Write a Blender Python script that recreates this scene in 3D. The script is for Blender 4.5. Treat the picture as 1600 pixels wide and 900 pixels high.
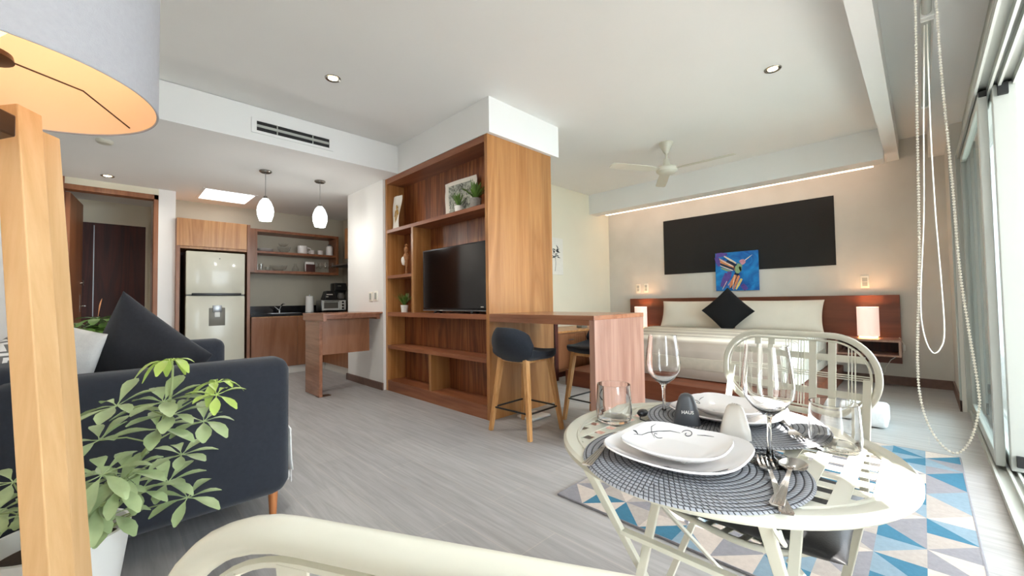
import bpy, bmesh, math, random
from mathutils import Vector, Matrix
PI = math.pi
sc = bpy.context.scene
for o in list(bpy.data.objects): bpy.data.objects.remove(o)
COL = sc.collection

# ------------------------------------------------------------------ camera
YAW, PITCH, ROLL, FPX = math.radians(45.2764), math.radians(1.7851), math.radians(-0.8314), 634.5
c_, s_ = math.cos, math.sin
fwd = Vector((c_(YAW)*c_(PITCH), s_(YAW)*c_(PITCH), s_(PITCH)))
rgt = Vector((s_(YAW), -c_(YAW), 0)); up_ = rgt.cross(fwd)
r2 = c_(ROLL)*rgt + s_(ROLL)*up_; u2 = -s_(ROLL)*rgt + c_(ROLL)*up_
cam = bpy.data.objects.new('camera', bpy.data.cameras.new('camera')); COL.objects.link(cam)
cam.matrix_world = Matrix(((r2.x, u2.x, -fwd.x, 0), (r2.y, u2.y, -fwd.y, 0), (r2.z, u2.z, -fwd.z, 1.05), (0, 0, 0, 1)))
cam.data.sensor_width = 36; cam.data.lens = FPX/1600*36; cam.data.clip_start = 0.02
sc.camera = cam

# ------------------------------------------------------------------ light and exposure
sc.view_settings.view_transform = 'Standard'; sc.view_settings.look = 'None'
sc.view_settings.gamma = 1; sc.view_settings.use_curve_mapping = False
sc.view_settings.exposure = 0.78
W = bpy.data.worlds.new('sky'); sc.world = W; W.use_nodes = True
W.node_tree.nodes['Background'].inputs[0].default_value = (0.80, 0.91, 1.0, 1)
W.node_tree.nodes['Background'].inputs[1].default_value = 8.2

def light(name, kind, loc, energy, color=(1, 1, 1), rot=(0, 0, 0), **k):
    d = bpy.data.lights.new(name, kind); d.energy = energy; d.color = color
    for a, v in k.items(): setattr(d, a, v)
    o = bpy.data.objects.new(name, d); COL.objects.link(o); o.location = loc; o.rotation_euler = rot
    return o
SUN_DIR = Vector((1, 0.75, -1.2)).normalized()
sun = light('sun', 'SUN', (0, -4, 5), 22, (1, 0.96, 0.9), angle=0.012)
sun.rotation_euler = SUN_DIR.to_track_quat('-Z', 'Y').to_euler()
portal = light('window_portal', 'AREA', (2.73, -0.46, 1.15), 1, shape='RECTANGLE', size=5.22, size_y=2.3)
portal.rotation_euler = Vector((0, 1, 0)).to_track_quat('-Z', 'Z').to_euler()
portal.data.cycles.is_portal = True

cy = sc.cycles
cy.use_denoising = True
cy.max_bounces = 10; cy.diffuse_bounces = 6; cy.glossy_bounces = 4; cy.transmission_bounces = 8; cy.transparent_max_bounces = 24
cy.sample_clamp_indirect = 6; cy.caustics_reflective = False; cy.caustics_refractive = False; cy.blur_glossy = 1.0

# ------------------------------------------------------------------ materials
MATS = {}
def sRGB(h):
    h = h.lstrip('#'); v = [int(h[i:i+2], 16)/255 for i in (0, 2, 4)]
    return tuple(x/12.92 if x <= .04045 else ((x+.055)/1.055)**2.4 for x in v) + (1,)
def nodes(name):
    m = bpy.data.materials.new(name); m.use_nodes = True
    nt = m.node_tree; b = nt.nodes['Principled BSDF']; MATS[name] = m
    return m, nt, b
def mat(name, col, rough=.5, metal=0, noise=0, nscale=8, bump=0, bscale=60, spec=.5, emit=None, estr=0, coat=0, sheen=0, stretch=None):
    m, nt, b = nodes(name)
    c = sRGB(col) if isinstance(col, str) else tuple(col)+(1,)
    b.inputs['Base Color'].default_value = c; b.inputs['Roughness'].default_value = rough
    b.inputs['Metallic'].default_value = metal; b.inputs['Specular IOR Level'].default_value = spec
    b.inputs['Coat Weight'].default_value = coat
    if sheen: b.inputs['Sheen Weight'].default_value = sheen
    L = nt.links.new; N = nt.nodes.new
    tc = N('ShaderNodeTexCoord'); mp = N('ShaderNodeMapping'); L(tc.outputs['Object'], mp.inputs[0])
    if stretch: mp.inputs['Scale'].default_value = stretch
    t = N('ShaderNodeTexNoise'); t.inputs['Scale'].default_value = nscale; t.inputs['Detail'].default_value = 5
    L(mp.outputs[0], t.inputs[0])
    r = N('ShaderNodeValToRGB')
    a = noise
    r.color_ramp.elements[0].color = tuple(x*(1-a) for x in c[:3])+(1,); r.color_ramp.elements[0].position = .3
    r.color_ramp.elements[1].color = tuple(min(1, x*(1+a)) for x in c[:3])+(1,); r.color_ramp.elements[1].position = .7
    L(t.outputs[0], r.inputs[0]); L(r.outputs[0], b.inputs['Base Color'])
    if bump:
        t2 = N('ShaderNodeTexNoise'); t2.inputs['Scale'].default_value = bscale; L(tc.outputs['Object'], t2.inputs[0])
        bp = N('ShaderNodeBump'); bp.inputs['Strength'].default_value = bump; bp.inputs['Distance'].default_value = .004
        L(t2.outputs[0], bp.inputs['Height']); L(bp.outputs[0], b.inputs['Normal'])
    if emit:
        b.inputs['Emission Color'].default_value = sRGB(emit); b.inputs['Emission Strength'].default_value = estr
    return m
def wood(name, dark, mid, light_, scale=(9, 9, .7), rough=.38, band=3.0, bump=.08, board=None):
    """veneer: fine streaks stretched along one axis plus broad cathedral bands; board = width of side-by-side veneer strips"""
    m, nt, b = nodes(name); L = nt.links.new; N = nt.nodes.new
    tc = N('ShaderNodeTexCoord'); mp = N('ShaderNodeMapping'); L(tc.outputs['Object'], mp.inputs[0]); mp.inputs['Scale'].default_value = scale
    n1 = N('ShaderNodeTexNoise'); n1.inputs['Scale'].default_value = 5; n1.inputs['Detail'].default_value = 8; n1.inputs['Roughness'].default_value = .65
    n2 = N('ShaderNodeTexNoise'); n2.inputs['Scale'].default_value = .8; n2.inputs['Detail'].default_value = 3; n2.inputs['Distortion'].default_value = 1.2
    L(mp.outputs[0], n1.inputs[0]); L(mp.outputs[0], n2.inputs[0])
    mul = N('ShaderNodeMath'); mul.operation = 'MULTIPLY'; L(n2.outputs[0], mul.inputs[0]); mul.inputs[1].default_value = band*2.2
    fr = N('ShaderNodeMath'); fr.operation = 'PINGPONG'; fr.inputs[1].default_value = .5; L(mul.outputs[0], fr.inputs[0])
    mx = N('ShaderNodeMath'); mx.operation = 'MULTIPLY_ADD'; L(fr.outputs[0], mx.inputs[0]); mx.inputs[1].default_value = .7; 
    sc1 = N('ShaderNodeMath'); sc1.operation = 'MULTIPLY'; L(n1.outputs[0], sc1.inputs[0]); sc1.inputs[1].default_value = .66
    L(sc1.outputs[0], mx.inputs[2])
    r = N('ShaderNodeValToRGB'); e = r.color_ramp.elements
    e[0].position = .22; e[0].color = sRGB(dark); e[1].position = .82; e[1].color = sRGB(light_)
    k = e.new(.5); k.color = sRGB(mid)
    L(mx.outputs[0], r.inputs[0]); out = r.outputs[0]
    if board:
        sx = N('ShaderNodeSeparateXYZ'); L(tc.outputs['Object'], sx.inputs[0])
        ad = N('ShaderNodeMath'); ad.operation = 'ADD'; L(sx.outputs[0], ad.inputs[0]); L(sx.outputs[1], ad.inputs[1])
        dv = N('ShaderNodeMath'); dv.operation = 'DIVIDE'; L(ad.outputs[0], dv.inputs[0]); dv.inputs[1].default_value = board
        fl = N('ShaderNodeMath'); fl.operation = 'FLOOR'; L(dv.outputs[0], fl.inputs[0])
        wn = N('ShaderNodeTexWhiteNoise'); wn.noise_dimensions = '1D'; L(fl.outputs[0], wn.inputs['W'])
        hv = N('ShaderNodeHueSaturation'); mr = N('ShaderNodeMapRange'); L(wn.outputs[0], mr.inputs[0]); mr.inputs[3].default_value = .8; mr.inputs[4].default_value = 1.2
        L(mr.outputs[0], hv.inputs['Value']); L(out, hv.inputs['Color']); out = hv.outputs[0]
    L(out, b.inputs['Base Color'])
    b.inputs['Roughness'].default_value = rough
    bp = N('ShaderNodeBump'); bp.inputs['Strength'].default_value = bump; bp.inputs['Distance'].default_value = .002
    L(n1.outputs[0], bp.inputs['Height']); L(bp.outputs[0], b.inputs['Normal'])
    return m
def glass(name, tint=(1, 1, 1), edge=.55, base=.05, rough=.0):
    m = bpy.data.materials.new(name); m.use_nodes = True; nt = m.node_tree; nt.nodes.clear(); MATS[name] = m
    L = nt.links.new; N = nt.nodes.new
    o = N('ShaderNodeOutputMaterial'); mix = N('ShaderNodeMixShader'); t = N('ShaderNodeBsdfTransparent'); g = N('ShaderNodeBsdfGlossy')
    t.inputs[0].default_value = tuple(tint)+(1,); g.inputs['Roughness'].default_value = rough
    lw = N('ShaderNodeLayerWeight'); lw.inputs[0].default_value = .5
    mr = N('ShaderNodeMapRange'); pw = N('ShaderNodeMath'); pw.operation = 'POWER'; pw.inputs[1].default_value = 3.2; L(lw.outputs['Facing'], pw.inputs[0]); L(pw.outputs[0], mr.inputs[0]); mr.inputs[3].default_value = base; mr.inputs[4].default_value = edge
    L(mr.outputs[0], mix.inputs[0]); L(t.outputs[0], mix.inputs[1]); L(g.outputs[0], mix.inputs[2]); L(mix.outputs[0], o.inputs[0])
    return m
def real_glass(name, tint=(1, 1, 1)):
    m, nt, b = nodes(name); b.inputs['Transmission Weight'].default_value = 1; b.inputs['Roughness'].default_value = 0
    b.inputs['IOR'].default_value = 1.45; b.inputs['Base Color'].default_value = tuple(tint)+(1,)
    return m

mat('wall_white', '#eeece8', .8, noise=.015, nscale=2, bump=.05, bscale=120)
mat('ceiling_white', '#e9e9e7', .85, noise=.012, nscale=1.5)
mat('wall_cream', '#e4ddc8', .8, noise=.02, nscale=2)
mat('plaster_grey', '#d2cec6', .75, noise=.07, nscale=1.6, bump=.08, bscale=20)
mat('kitchen_plaster', '#bdb7a6', .7, noise=.05, nscale=2)
mat('black_paint', '#141415', .75, noise=.08, nscale=10)
mat('baseboard_brown', '#6e554b', .55, noise=.15, nscale=20)
mat('kick_white', '#cfcac2', .5)
W_VERT = wood('wood_veneer', '#6b3715', '#955628', '#b3763f', scale=(7, 7, .45), board=.16)
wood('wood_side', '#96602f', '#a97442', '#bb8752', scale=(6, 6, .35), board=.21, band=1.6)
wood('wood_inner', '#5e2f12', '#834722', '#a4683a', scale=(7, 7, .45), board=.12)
wood('wood_trim', '#77442a', '#8b5436', '#9e6746', scale=(6, .6, 6), band=1.5)
wood('wood_bar', '#8a6252', '#9b7463', '#ab8574', scale=(6, 6, .5), band=1.6, rough=.3)
wood('wood_bar_top', '#84553c', '#97654a', '#a8755a', scale=(6, .6, 6), band=1.6, rough=.22)
wood('wood_kitchen', '#7a4c30', '#8a5a3b', '#98684a', scale=(5, 5, .6), band=1.5, rough=.35)
wood('wood_kitchen_light', '#a2693a', '#ba8350', '#cf9c66', scale=(5, 5, .5), band=2.5, rough=.35)
wood('wood_headboard', '#5a2a17', '#6d3820', '#7c452b', scale=(4, .5, 4), band=1.2, rough=.4)
wood('wood_oak', '#b07a44', '#cc9860', '#ddb07c', scale=(14, 14, 1.5), band=1, rough=.45)
wood('wood_beech', '#cfa470', '#dab280', '#e3bf90', scale=(14, 14, 1.0), band=.8, rough=.45)
wood('wood_leg', '#9c5a30', '#b56f40', '#c98755', scale=(14, 14, 1.5), band=1, rough=.4)
wood('wood_door', '#35120b', '#45190f', '#552215', scale=(7, 7, .4), band=2, rough=.55)
wood('wood_frame', '#7a4a2c', '#955f3c', '#a8714a', scale=(7, 7, .5), band=1, rough=.4)
mat('fabric_navy', '#252932', .95, noise=.12, nscale=60, bump=.3, bscale=900, sheen=.15)
mat('fabric_dark', '#2c2d33', .95, noise=.12, nscale=60, bump=.3, bscale=700, sheen=.1)
mat('fabric_black', '#060609', .9, noise=.2, nscale=80, bump=.2, bscale=600)
mat('fabric_stool', '#1b2029', .95, noise=.2, nscale=80, bump=.35, bscale=500, sheen=.1)
mat('cushion_black', '#141416', .55, noise=.1, nscale=30, bump=.1, bscale=300)
mat('linen_white', '#e3ddd0', .9, noise=.02, nscale=6, bump=.15, bscale=30)
mat('linen_grey', '#b3ab9c', .9, noise=.05, nscale=20, bump=.2, bscale=200)
mat('throw_white', '#dedbd6', .95, noise=.05, nscale=40, bump=.4, bscale=250)
mat('metal_cream', '#d0cebf', .38, noise=.01, nscale=5, coat=.15)
mat('metal_white', '#e7e8e4', .35, noise=.01)
mat('frame_white', '#acafa9', .4, noise=.01)
mat('black_plastic', '#141416', .35)
mat('rubber_black', '#1a1a1a', .7)
mat('steel', '#b9bcbd', .22, metal=1)
mat('steel_brushed', '#9a9c9e', .35, metal=1)
mat('cutlery', '#c9c6c4', .16, metal=1)
mat('nickel', '#8f8c86', .25, metal=1)
mat('black_metal', '#161616', .4)
mat('bronze_dark', '#5a4536', .4, metal=.8)
mat('fridge_cream', '#d2cfbd', .3, noise=.01, coat=.2)
mat('dispenser_grey', '#77746a', .4)
mat('granite_black', '#121316', .15, noise=.5, nscale=200)
mat('ceramic_white', '#f1eeec', .12, coat=.4)
mat('ceramic_cream', '#e9e4dc', .25)
mat('ceramic_grey', '#4a4c50', .35)
mat('pot_white', '#eeeeea', .3)
mat('pot_grey', '#8f8c87', .8, noise=.15, nscale=40)
mat('soil', '#3a2a1e', .95, noise=.3, nscale=90)
mat('decor_dark', '#3a3b3c', .4)
mat('leaf_green', '#a9bb8a', .42, noise=.22, nscale=14)
mat('leaf_lime', '#b5cf6a', .42, noise=.15, nscale=14)
mat('leaf_dark', '#5f8236', .45, noise=.25, nscale=18)
mat('leaf_orange', '#e9a06a', .5)
mat('stem_green', '#9aa873', .5)
mat('paper', '#e6e1d6', .8, noise=.03, nscale=20)
mat('paper_gold', '#b28a3e', .6, noise=.3, nscale=60)
mat('paper_towel', '#f2f0ec', .9, bump=.3, bscale=150)
mat('switch_white', '#f2eee2', .35)
mat('bead_white', '#f2f0e6', .4)
mat('shade_fabric', '#a2a2a6', .9, noise=.03, nscale=120, bump=.15, bscale=500)
mat('shade_lining', '#e2c3a2', .8)
mat('night_shade', '#f0e0d8', .8, emit='#ffdccc', estr=.38)
mat('lamp_glow', '#ffe0b0', .5, emit='#ffb45a', estr=6)
mat('bulb_glow', '#ffe9c8', .4, emit='#ffd79a', estr=1.1)
mat('pendant_glass', '#f4fbfa', .3, emit='#f4fdff', estr=1.6)
mat('downlight_glow', '#fff3d8', .4, emit='#ffe7b8', estr=8)
mat('skylight_glow', '#ffffff', .4, emit='#f6fbff', estr=3)
mat('cove_glow', '#ffe9d8', .4, emit='#ffddc4', estr=3.2)
mat('terrace_stone', '#a9a49c', .8, noise=.1, nscale=5)
mat('facade_pale', '#d8dade', .8, noise=.03)
mat('facade_rail', '#7d858c', .5)
mat('tv_screen', '#08080b', .08, spec=.6)
mat('tv_bezel', '#101012', .25)
mat('oven_glass', '#6f6c66', .12)
mat('cloth_black', '#17151c', .8)
mat('wood_carved', '#a8754a', .6, noise=.35, nscale=50)
mat('towel_pale', '#d9dadb', .95, noise=.06, nscale=60, bump=.5, bscale=200)
glass('window_glass', (.93, .97, .97), edge=.8, base=.04)
glass('cup_glass', (.985, .99, .99), edge=.6, base=.05, rough=.1)
real_glass('table_glass')

def floor_mat():
    m, nt, b = nodes('floor_planks'); L = nt.links.new; N = nt.nodes.new
    tc = N('ShaderNodeTexCoord'); mp = N('ShaderNodeMapping'); L(tc.outputs['Object'], mp.inputs[0])
    mp.inputs['Rotation'].default_value = (0, 0, PI/2)
    br = N('ShaderNodeTexBrick'); L(mp.outputs[0], br.inputs[0])
    br.inputs['Scale'].default_value = 1; br.inputs['Brick Width'].default_value = 1.2; br.inputs['Row Height'].default_value = .24
    br.inputs['Mortar Size'].default_value = .0022; br.inputs['Bias'].default_value = 0; br.offset = .35
    br.inputs['Color1'].default_value = sRGB('#b4b3b2'); br.inputs['Color2'].default_value = sRGB('#abaaaa'); br.inputs['Mortar'].default_value = sRGB('#bcb8b2')
    mp2 = N('ShaderNodeMapping'); L(tc.outputs['Object'], mp2.inputs[0]); mp2.inputs['Scale'].default_value = (22, 1.3, 1)
    n = N('ShaderNodeTexNoise'); n.inputs['Scale'].default_value = 1.6; n.inputs['Detail'].default_value = 7; n.inputs['Roughness'].default_value = .62; n.inputs['Distortion'].default_value = .6
    L(mp2.outputs[0], n.inputs[0])
    r = N('ShaderNodeValToRGB'); r.color_ramp.elements[0].position = .3; r.color_ramp.elements[1].position = .72
    r.color_ramp.elements[0].color = (.72, .71, .70, 1); r.color_ramp.elements[1].color = (1.06, 1.06, 1.06, 1)
    L(n.outputs[0], r.inputs[0])
    mx = N('ShaderNodeMix'); mx.data_type = 'RGBA'; mx.blend_type = 'MULTIPLY'; mx.inputs[0].default_value = 1
    L(br.outputs[0], mx.inputs[6]); L(r.outputs[0], mx.inputs[7]); L(mx.outputs[2], b.inputs['Base Color'])
    b.inputs['Roughness'].default_value = .42
    bp = N('ShaderNodeBump'); bp.inputs['Strength'].default_value = .12; bp.inputs['Distance'].default_value = .003; L(n.outputs[0], bp.inputs['Height']); L(bp.outputs[0], b.inputs['Normal'])
floor_mat()
def bed_mat():
    # quilted white cover with fine ribs running along the bed's length
    m, nt, b = nodes('quilt'); L = nt.links.new; N = nt.nodes.new
    tc = N('ShaderNodeTexCoord'); sx = N('ShaderNodeSeparateXYZ'); L(tc.outputs['Object'], sx.inputs[0])
    w = N('ShaderNodeTexWave'); w.bands_direction = 'Z'; w.inputs['Scale'].default_value = 9; w.inputs['Distortion'].default_value = 1.0
    w2 = N('ShaderNodeTexWave'); w2.bands_direction = 'X'; w2.inputs['Scale'].default_value = 3.0; w2.inputs['Distortion'].default_value = .7
    L(tc.outputs['Object'], w.inputs[0]); L(tc.outputs['Object'], w2.inputs[0])
    r = N('ShaderNodeValToRGB'); r.color_ramp.elements[0].color = sRGB('#a99e92'); r.color_ramp.elements[1].color = sRGB('#e6dfd2'); r.color_ramp.elements[1].position = .55
    L(w2.outputs[0], r.inputs[0]); L(r.outputs[0], b.inputs['Base Color']); b.inputs['Roughness'].default_value = .9
    bp = N('ShaderNodeBump'); bp.inputs['Strength'].default_value = .5; bp.inputs['Distance'].default_value = .01; L(w2.outputs[0], bp.inputs['Height']); L(bp.outputs[0], b.inputs['Normal'])
bed_mat()
def mat_weave():
    # round braided placemat: rings of stitches
    m, nt, b = nodes('braid'); L = nt.links.new; N = nt.nodes.new
    tc = N('ShaderNodeTexCoord'); sx = N('ShaderNodeSeparateXYZ'); L(tc.outputs['Object'], sx.inputs[0])
    def M(op, a, bb=None, cc=None):
        n = N('ShaderNodeMath'); n.operation = op
        for i, v in enumerate((a, bb, cc)):
            if v is None: continue
            if isinstance(v, (int, float)): n.inputs[i].default_value = v
            else: L(v, n.inputs[i])
        return n.outputs[0]
    r2_ = M('SQRT', M('ADD', M('MULTIPLY', sx.outputs[0], sx.outputs[0]), M('MULTIPLY', sx.outputs[1], sx.outputs[1])))
    ring = M('MULTIPLY', r2_, 1/.0112); fr = M('FRACT', ring); idx = M('FLOOR', ring)
    ang = M('ARCTAN2', sx.outputs[1], sx.outputs[0])
    arc = M('MULTIPLY', ang, M('MULTIPLY', M('ADD', idx, .5), .0112/.0085/1.0))
    st = M('FRACT', M('ADD', arc, M('MULTIPLY', idx, .5)))
    d = M('MULTIPLY', M('ABSOLUTE', M('SUBTRACT', fr, .5)), 2)      # 0 centre ..1 edge
    e = M('MULTIPLY', M('ABSOLUTE', M('SUBTRACT', st, M('MULTIPLY', fr, .6))), 1.4)
    h = M('SUBTRACT', 1, M('MAXIMUM', M('POWER', d, 3), M('SUBTRACT', 1, M('MINIMUM', M('MULTIPLY', e, 4), 1))))
    rr = N('ShaderNodeValToRGB'); rr.color_ramp.elements[0].color = sRGB('#1c1c20'); rr.color_ramp.elements[1].color = sRGB('#a6a8ad'); rr.color_ramp.elements[0].position = .1; rr.color_ramp.elements[1].position = .75
    L(h, rr.inputs[0]); L(rr.outputs[0], b.inputs['Base Color']); b.inputs['Roughness'].default_value = .85
    bp = N('ShaderNodeBump'); bp.inputs['Strength'].default_value = .9; bp.inputs['Distance'].default_value = .003; L(h, bp.inputs['Height']); L(bp.outputs[0], b.inputs['Normal'])
mat_weave()
def chevron_mat():
    m, nt, b = nodes('chevron'); L = nt.links.new; N = nt.nodes.new
    tc = N('ShaderNodeTexCoord'); sx = N('ShaderNodeSeparateXYZ'); L(tc.outputs['Object'], sx.inputs[0])
    def M(op, a, bb=None):
        n = N('ShaderNodeMath'); n.operation = op
        for i, v in enumerate((a, bb)):
            if v is None: continue
            if isinstance(v, (int, float)): n.inputs[i].default_value = v
            else: L(v, n.inputs[i])
        return n.outputs[0]
    z = M('PINGPONG', M('MULTIPLY', sx.outputs[0], 22), 1)
    s = M('FRACT', M('MULTIPLY', M('ADD', M('MULTIPLY', sx.outputs[1], 38), M('MULTIPLY', z, .9)), 1))
    g = M('GREATER_THAN', s, .6)
    mx = N('ShaderNodeMix'); mx.data_type = 'RGBA'; L(g, mx.inputs[0]); mx.inputs[6].default_value = sRGB('#dedbd7'); mx.inputs[7].default_value = sRGB('#6a6866')
    L(mx.outputs[2], b.inputs['Base Color']); b.inputs['Roughness'].default_value = .95
chevron_mat()
def gloss(name, a, b_, scale):
    m, nt, b = nodes(name); L = nt.links.new; N = nt.nodes.new
    tc = N('ShaderNodeTexCoord'); n = N('ShaderNodeTexNoise'); n.inputs['Scale'].default_value = scale; n.inputs['Detail'].default_value = 6; n.inputs['Distortion'].default_value = 1.5
    L(tc.outputs['Object'], n.inputs[0]); r = N('ShaderNodeValToRGB'); r.color_ramp.elements[0].color = sRGB(a); r.color_ramp.elements[1].color = sRGB(b_)
    r.color_ramp.elements[0].position = .35; r.color_ramp.elements[1].position = .68
    L(n.outputs[0], r.inputs[0]); L(r.outputs[0], b.inputs['Base Color']); b.inputs['Roughness'].default_value = .4
gloss('paint_blue', '#0a56a8', '#1f93d8', 5)
gloss('photo_print', '#3b4238', '#cfd2c4', 22)
for nm, cc in (('paint_orange', '#d98a5a'), ('paint_cream', '#f0dfc8'), ('paint_green', '#8fae86'), ('paint_purple', '#5b4a9a'), ('paint_dark', '#20304e'), ('paint_yellow', '#e6d27a'), ('paint_pink', '#c98fa0')):
    mat(nm, cc, .45, noise=.2, nscale=30)
for nm, cc in (('rug_blue', '#336b84'), ('rug_cream', '#bdb1a7'), ('rug_grey', '#858388'), ('rug_steel', '#7a8f9c'), ('rug_sand', '#a59c95')):
    mat(nm, cc, .95, noise=.07, nscale=50, bump=.6, bscale=350)

# ------------------------------------------------------------------ mesh helpers
def B(): return bmesh.new()
def V3(p): return Vector(p)
def box(bm, x0, x1, y0, y1, z0, z1):
    vs = [bm.verts.new((x, y, z)) for x in (x0, x1) for y in (y0, y1) for z in (z0, z1)]
    for f in ((0, 1, 3, 2), (4, 6, 7, 5), (0, 4, 5, 1), (2, 3, 7, 6), (0, 2, 6, 4), (1, 5, 7, 3)): bm.faces.new([vs[i] for i in f])
    return bm
def hexa(bm, bot, top):
    a = [bm.verts.new(p) for p in bot]; b = [bm.verts.new(p) for p in top]
    bm.faces.new(a[::-1]); bm.faces.new(b); n = len(a)
    for i in range(n): bm.faces.new((a[i], a[(i+1) % n], b[(i+1) % n], b[i]))
    return bm
def prism(bm, poly, z0, z1): return hexa(bm, [(x, y, z0) for x, y in poly], [(x, y, z1) for x, y in poly])
def bar(bm, p0, p1, w, h, up=(0, 0, 1), w1=None, h1=None):
    p0, p1 = V3(p0), V3(p1); d = (p1-p0).normalized(); s = d.cross(V3(up))
    if s.length < 1e-4: s = d.cross(Vector((1, 0, 0)))
    s.normalize(); u = s.cross(d); w1 = w if w1 is None else w1; h1 = h if h1 is None else h1
    q = lambda p, a, b: [p+s*i*a/2+u*j*b/2 for i, j in ((-1, -1), (1, -1), (1, 1), (-1, 1))]
    return hexa(bm, q(p0, w, h), q(p1, w1, h1))
def sweep(bm, pts, sec, closed=False, up=None, caps=True, scale=None):
    pts = [V3(p) for p in pts]; n = len(pts); rings = []
    def tan(i):
        a = pts[(i-1) % n] if (closed or i > 0) else pts[i]; b = pts[(i+1) % n] if (closed or i < n-1) else pts[i]
        return (b-a).normalized()
    t = tan(0)
    u = V3(up) if up else (Vector((0, 0, 1)) if abs(t.z) < .9 else Vector((1, 0, 0)))
    for i in range(n):
        t = tan(i)
        if up: u = V3(up)
        u = (u - t*u.dot(t)); 
        if u.length < 1e-5: u = t.orthogonal()
        u.normalize(); s = t.cross(u); k = scale[i] if scale else 1
        rings.append([bm.verts.new(pts[i]+s*a*k+u*b*k) for a, b in sec])
    m = len(sec)
    for i in range(n if closed else n-1):
        A, C2 = rings[i], rings[(i+1) % n]
        for j in range(m): bm.faces.new((A[j], A[(j+1) % m], C2[(j+1) % m], C2[j]))
    if caps and not closed: bm.faces.new(rings[0][::-1]); bm.faces.new(rings[-1])
    return bm
def circ(r, n=8, r2_=None): return [(r*math.cos(2*PI*i/n), (r2_ or r)*math.sin(2*PI*i/n)) for i in range(n)]
def tube(bm, pts, r, n=8, closed=False, scale=None, up=None): return sweep(bm, pts, circ(r, n), closed, up, scale=scale)
def lathe(bm, prof, c=(0, 0, 0), n=24, close=False):
    c = V3(c); rings = []
    for r, z in prof:
        if r < 1e-5: rings.append([bm.verts.new(c+Vector((0, 0, z)))])
        else: rings.append([bm.verts.new(c+Vector((r*math.cos(2*PI*i/n), r*math.sin(2*PI*i/n), z))) for i in range(n)])
    pr = list(zip(rings[:-1], rings[1:]))
    if close: pr.append((rings[-1], rings[0]))
    for a, b in pr:
        for i in range(n):
            j = (i+1) % n
            if len(a) == 1 and len(b) == 1: continue
            if len(a) == 1: bm.faces.new((a[0], b[j], b[i]))
            elif len(b) == 1: bm.faces.new((a[i], a[j], b[0]))
            else: bm.faces.new((a[i], a[j], b[j], b[i]))
    return bm
def cyl(bm, c, r, z0, z1, n=20): return lathe(bm, [(0, z0), (r, z0), (r, z1), (0, z1)], c, n)
def rbox(bm, x0, x1, y0, y1, z0, z1, r=.02, seg=3):
    b2 = B(); box(b2, x0, x1, y0, y1, z0, z1)
    bmesh.ops.bevel(b2, geom=b2.edges[:]+b2.verts[:], offset=r, segments=seg, profile=.5, affect='EDGES', clamp_overlap=True)
    return merge(bm, b2)
def merge(bm, b2, M=None):
    me = bpy.data.meshes.new('tmp'); b2.to_mesh(me); b2.free()
    if M: me.transform(M)
    bm.from_mesh(me); bpy.data.meshes.remove(me); return bm
def pillow(bm, w, h, t, n=16, p=2.2, pinch=.06, seed=0, wr=.006):
    """cushion in the local XY plane, thickness along Z"""
    rnd = random.Random(seed); ph = [rnd.uniform(0, 6.28) for _ in range(4)]
    def P(u, v, sgn):
        k = max(0, (1-abs(u)**p))*max(0, (1-abs(v)**p)); th = t/2*(k**.5)
        sx = 1-pinch*(1-abs(v)**2)*1.0 if abs(u) > 0 else 1; sy = 1-pinch*(1-abs(u)**2)
        wv = wr*math.sin(u*5+ph[0])*math.cos(v*4+ph[1])*k
        return (u*w/2*sx, v*h/2*sy, sgn*th+wv)
    g = {}
    for s in (1, -1):
        for i in range(n+1):
            for j in range(n+1):
                u, v = -1+2*i/n, -1+2*j/n
                u, v = math.sin(u*PI/2), math.sin(v*PI/2)
                e = i in (0, n) or j in (0, n)
                if e and s == -1: g[(s, i, j)] = g[(1, i, j)]; continue
                g[(s, i, j)] = bm.verts.new(P(u, v, s))
        for i in range(n):
            for j in range(n):
                q = [g[(s, i, j)], g[(s, i+1, j)], g[(s, i+1, j+1)], g[(s, i, j+1)]]
                bm.faces.new(q if s == 1 else q[::-1])
    return bm
def obj(name, bm, m, parent=None, smooth=35, bevel=0, sub=0, flip=False):
    if parent is not None and parent.get('_local') is None:
        # geometry was given in world space: bring it into the parent's space
        inv = parent['_inv'] if '_inv' in parent else None
        O = Vector(parent['_o']) if '_o' in parent else Vector((0, 0, 0))
        for v in bm.verts: v.co -= O
    bmesh.ops.recalc_face_normals(bm, faces=bm.faces[:])
    me = bpy.data.meshes.new(name); bm.to_mesh(me); bm.free()
    for x in ([m] if isinstance(m, str) else m): me.materials.append(MATS[x])
    if smooth:
        me.polygons.foreach_set('use_smooth', [True]*len(me.polygons)); me.set_sharp_from_angle(angle=math.radians(smooth))
    o = bpy.data.objects.new(name, me); COL.objects.link(o)
    if bevel:
        b = o.modifiers.new('bevel', 'BEVEL'); b.width = bevel; b.segments = 2; b.limit_method = 'ANGLE'; b.angle_limit = math.radians(40)
    if sub:
        s = o.modifiers.new('sub', 'SUBSURF'); s.levels = sub; s.render_levels = sub
    if parent is not None:
        o.parent = parent
        o['_o'] = tuple(parent['_o'])
        # children hang at the parent's origin, so the offset stays the same down the tree
    else: o['_o'] = (0.0, 0.0, 0.0)
    return o
def thing(name, label, cat, loc=(0, 0, 0), rot=0, group=None, local=False):
    """Empty at the thing's base. Parts are modelled in world space (local=False) or around the origin (local=True)."""
    o = bpy.data.objects.new(name, None); COL.objects.link(o); o.empty_display_size = .05
    o.location = loc; o.rotation_euler = (0, 0, rot); o['label'] = label; o['category'] = cat
    o['_o'] = (0.0, 0.0, 0.0) if local else tuple(float(v) for v in loc)
    if group: o['group'] = group
    return o
def tag(o, label, cat, group=None):
    o['label'] = label; o['category'] = cat
    if group: o['group'] = group
    return o
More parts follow.
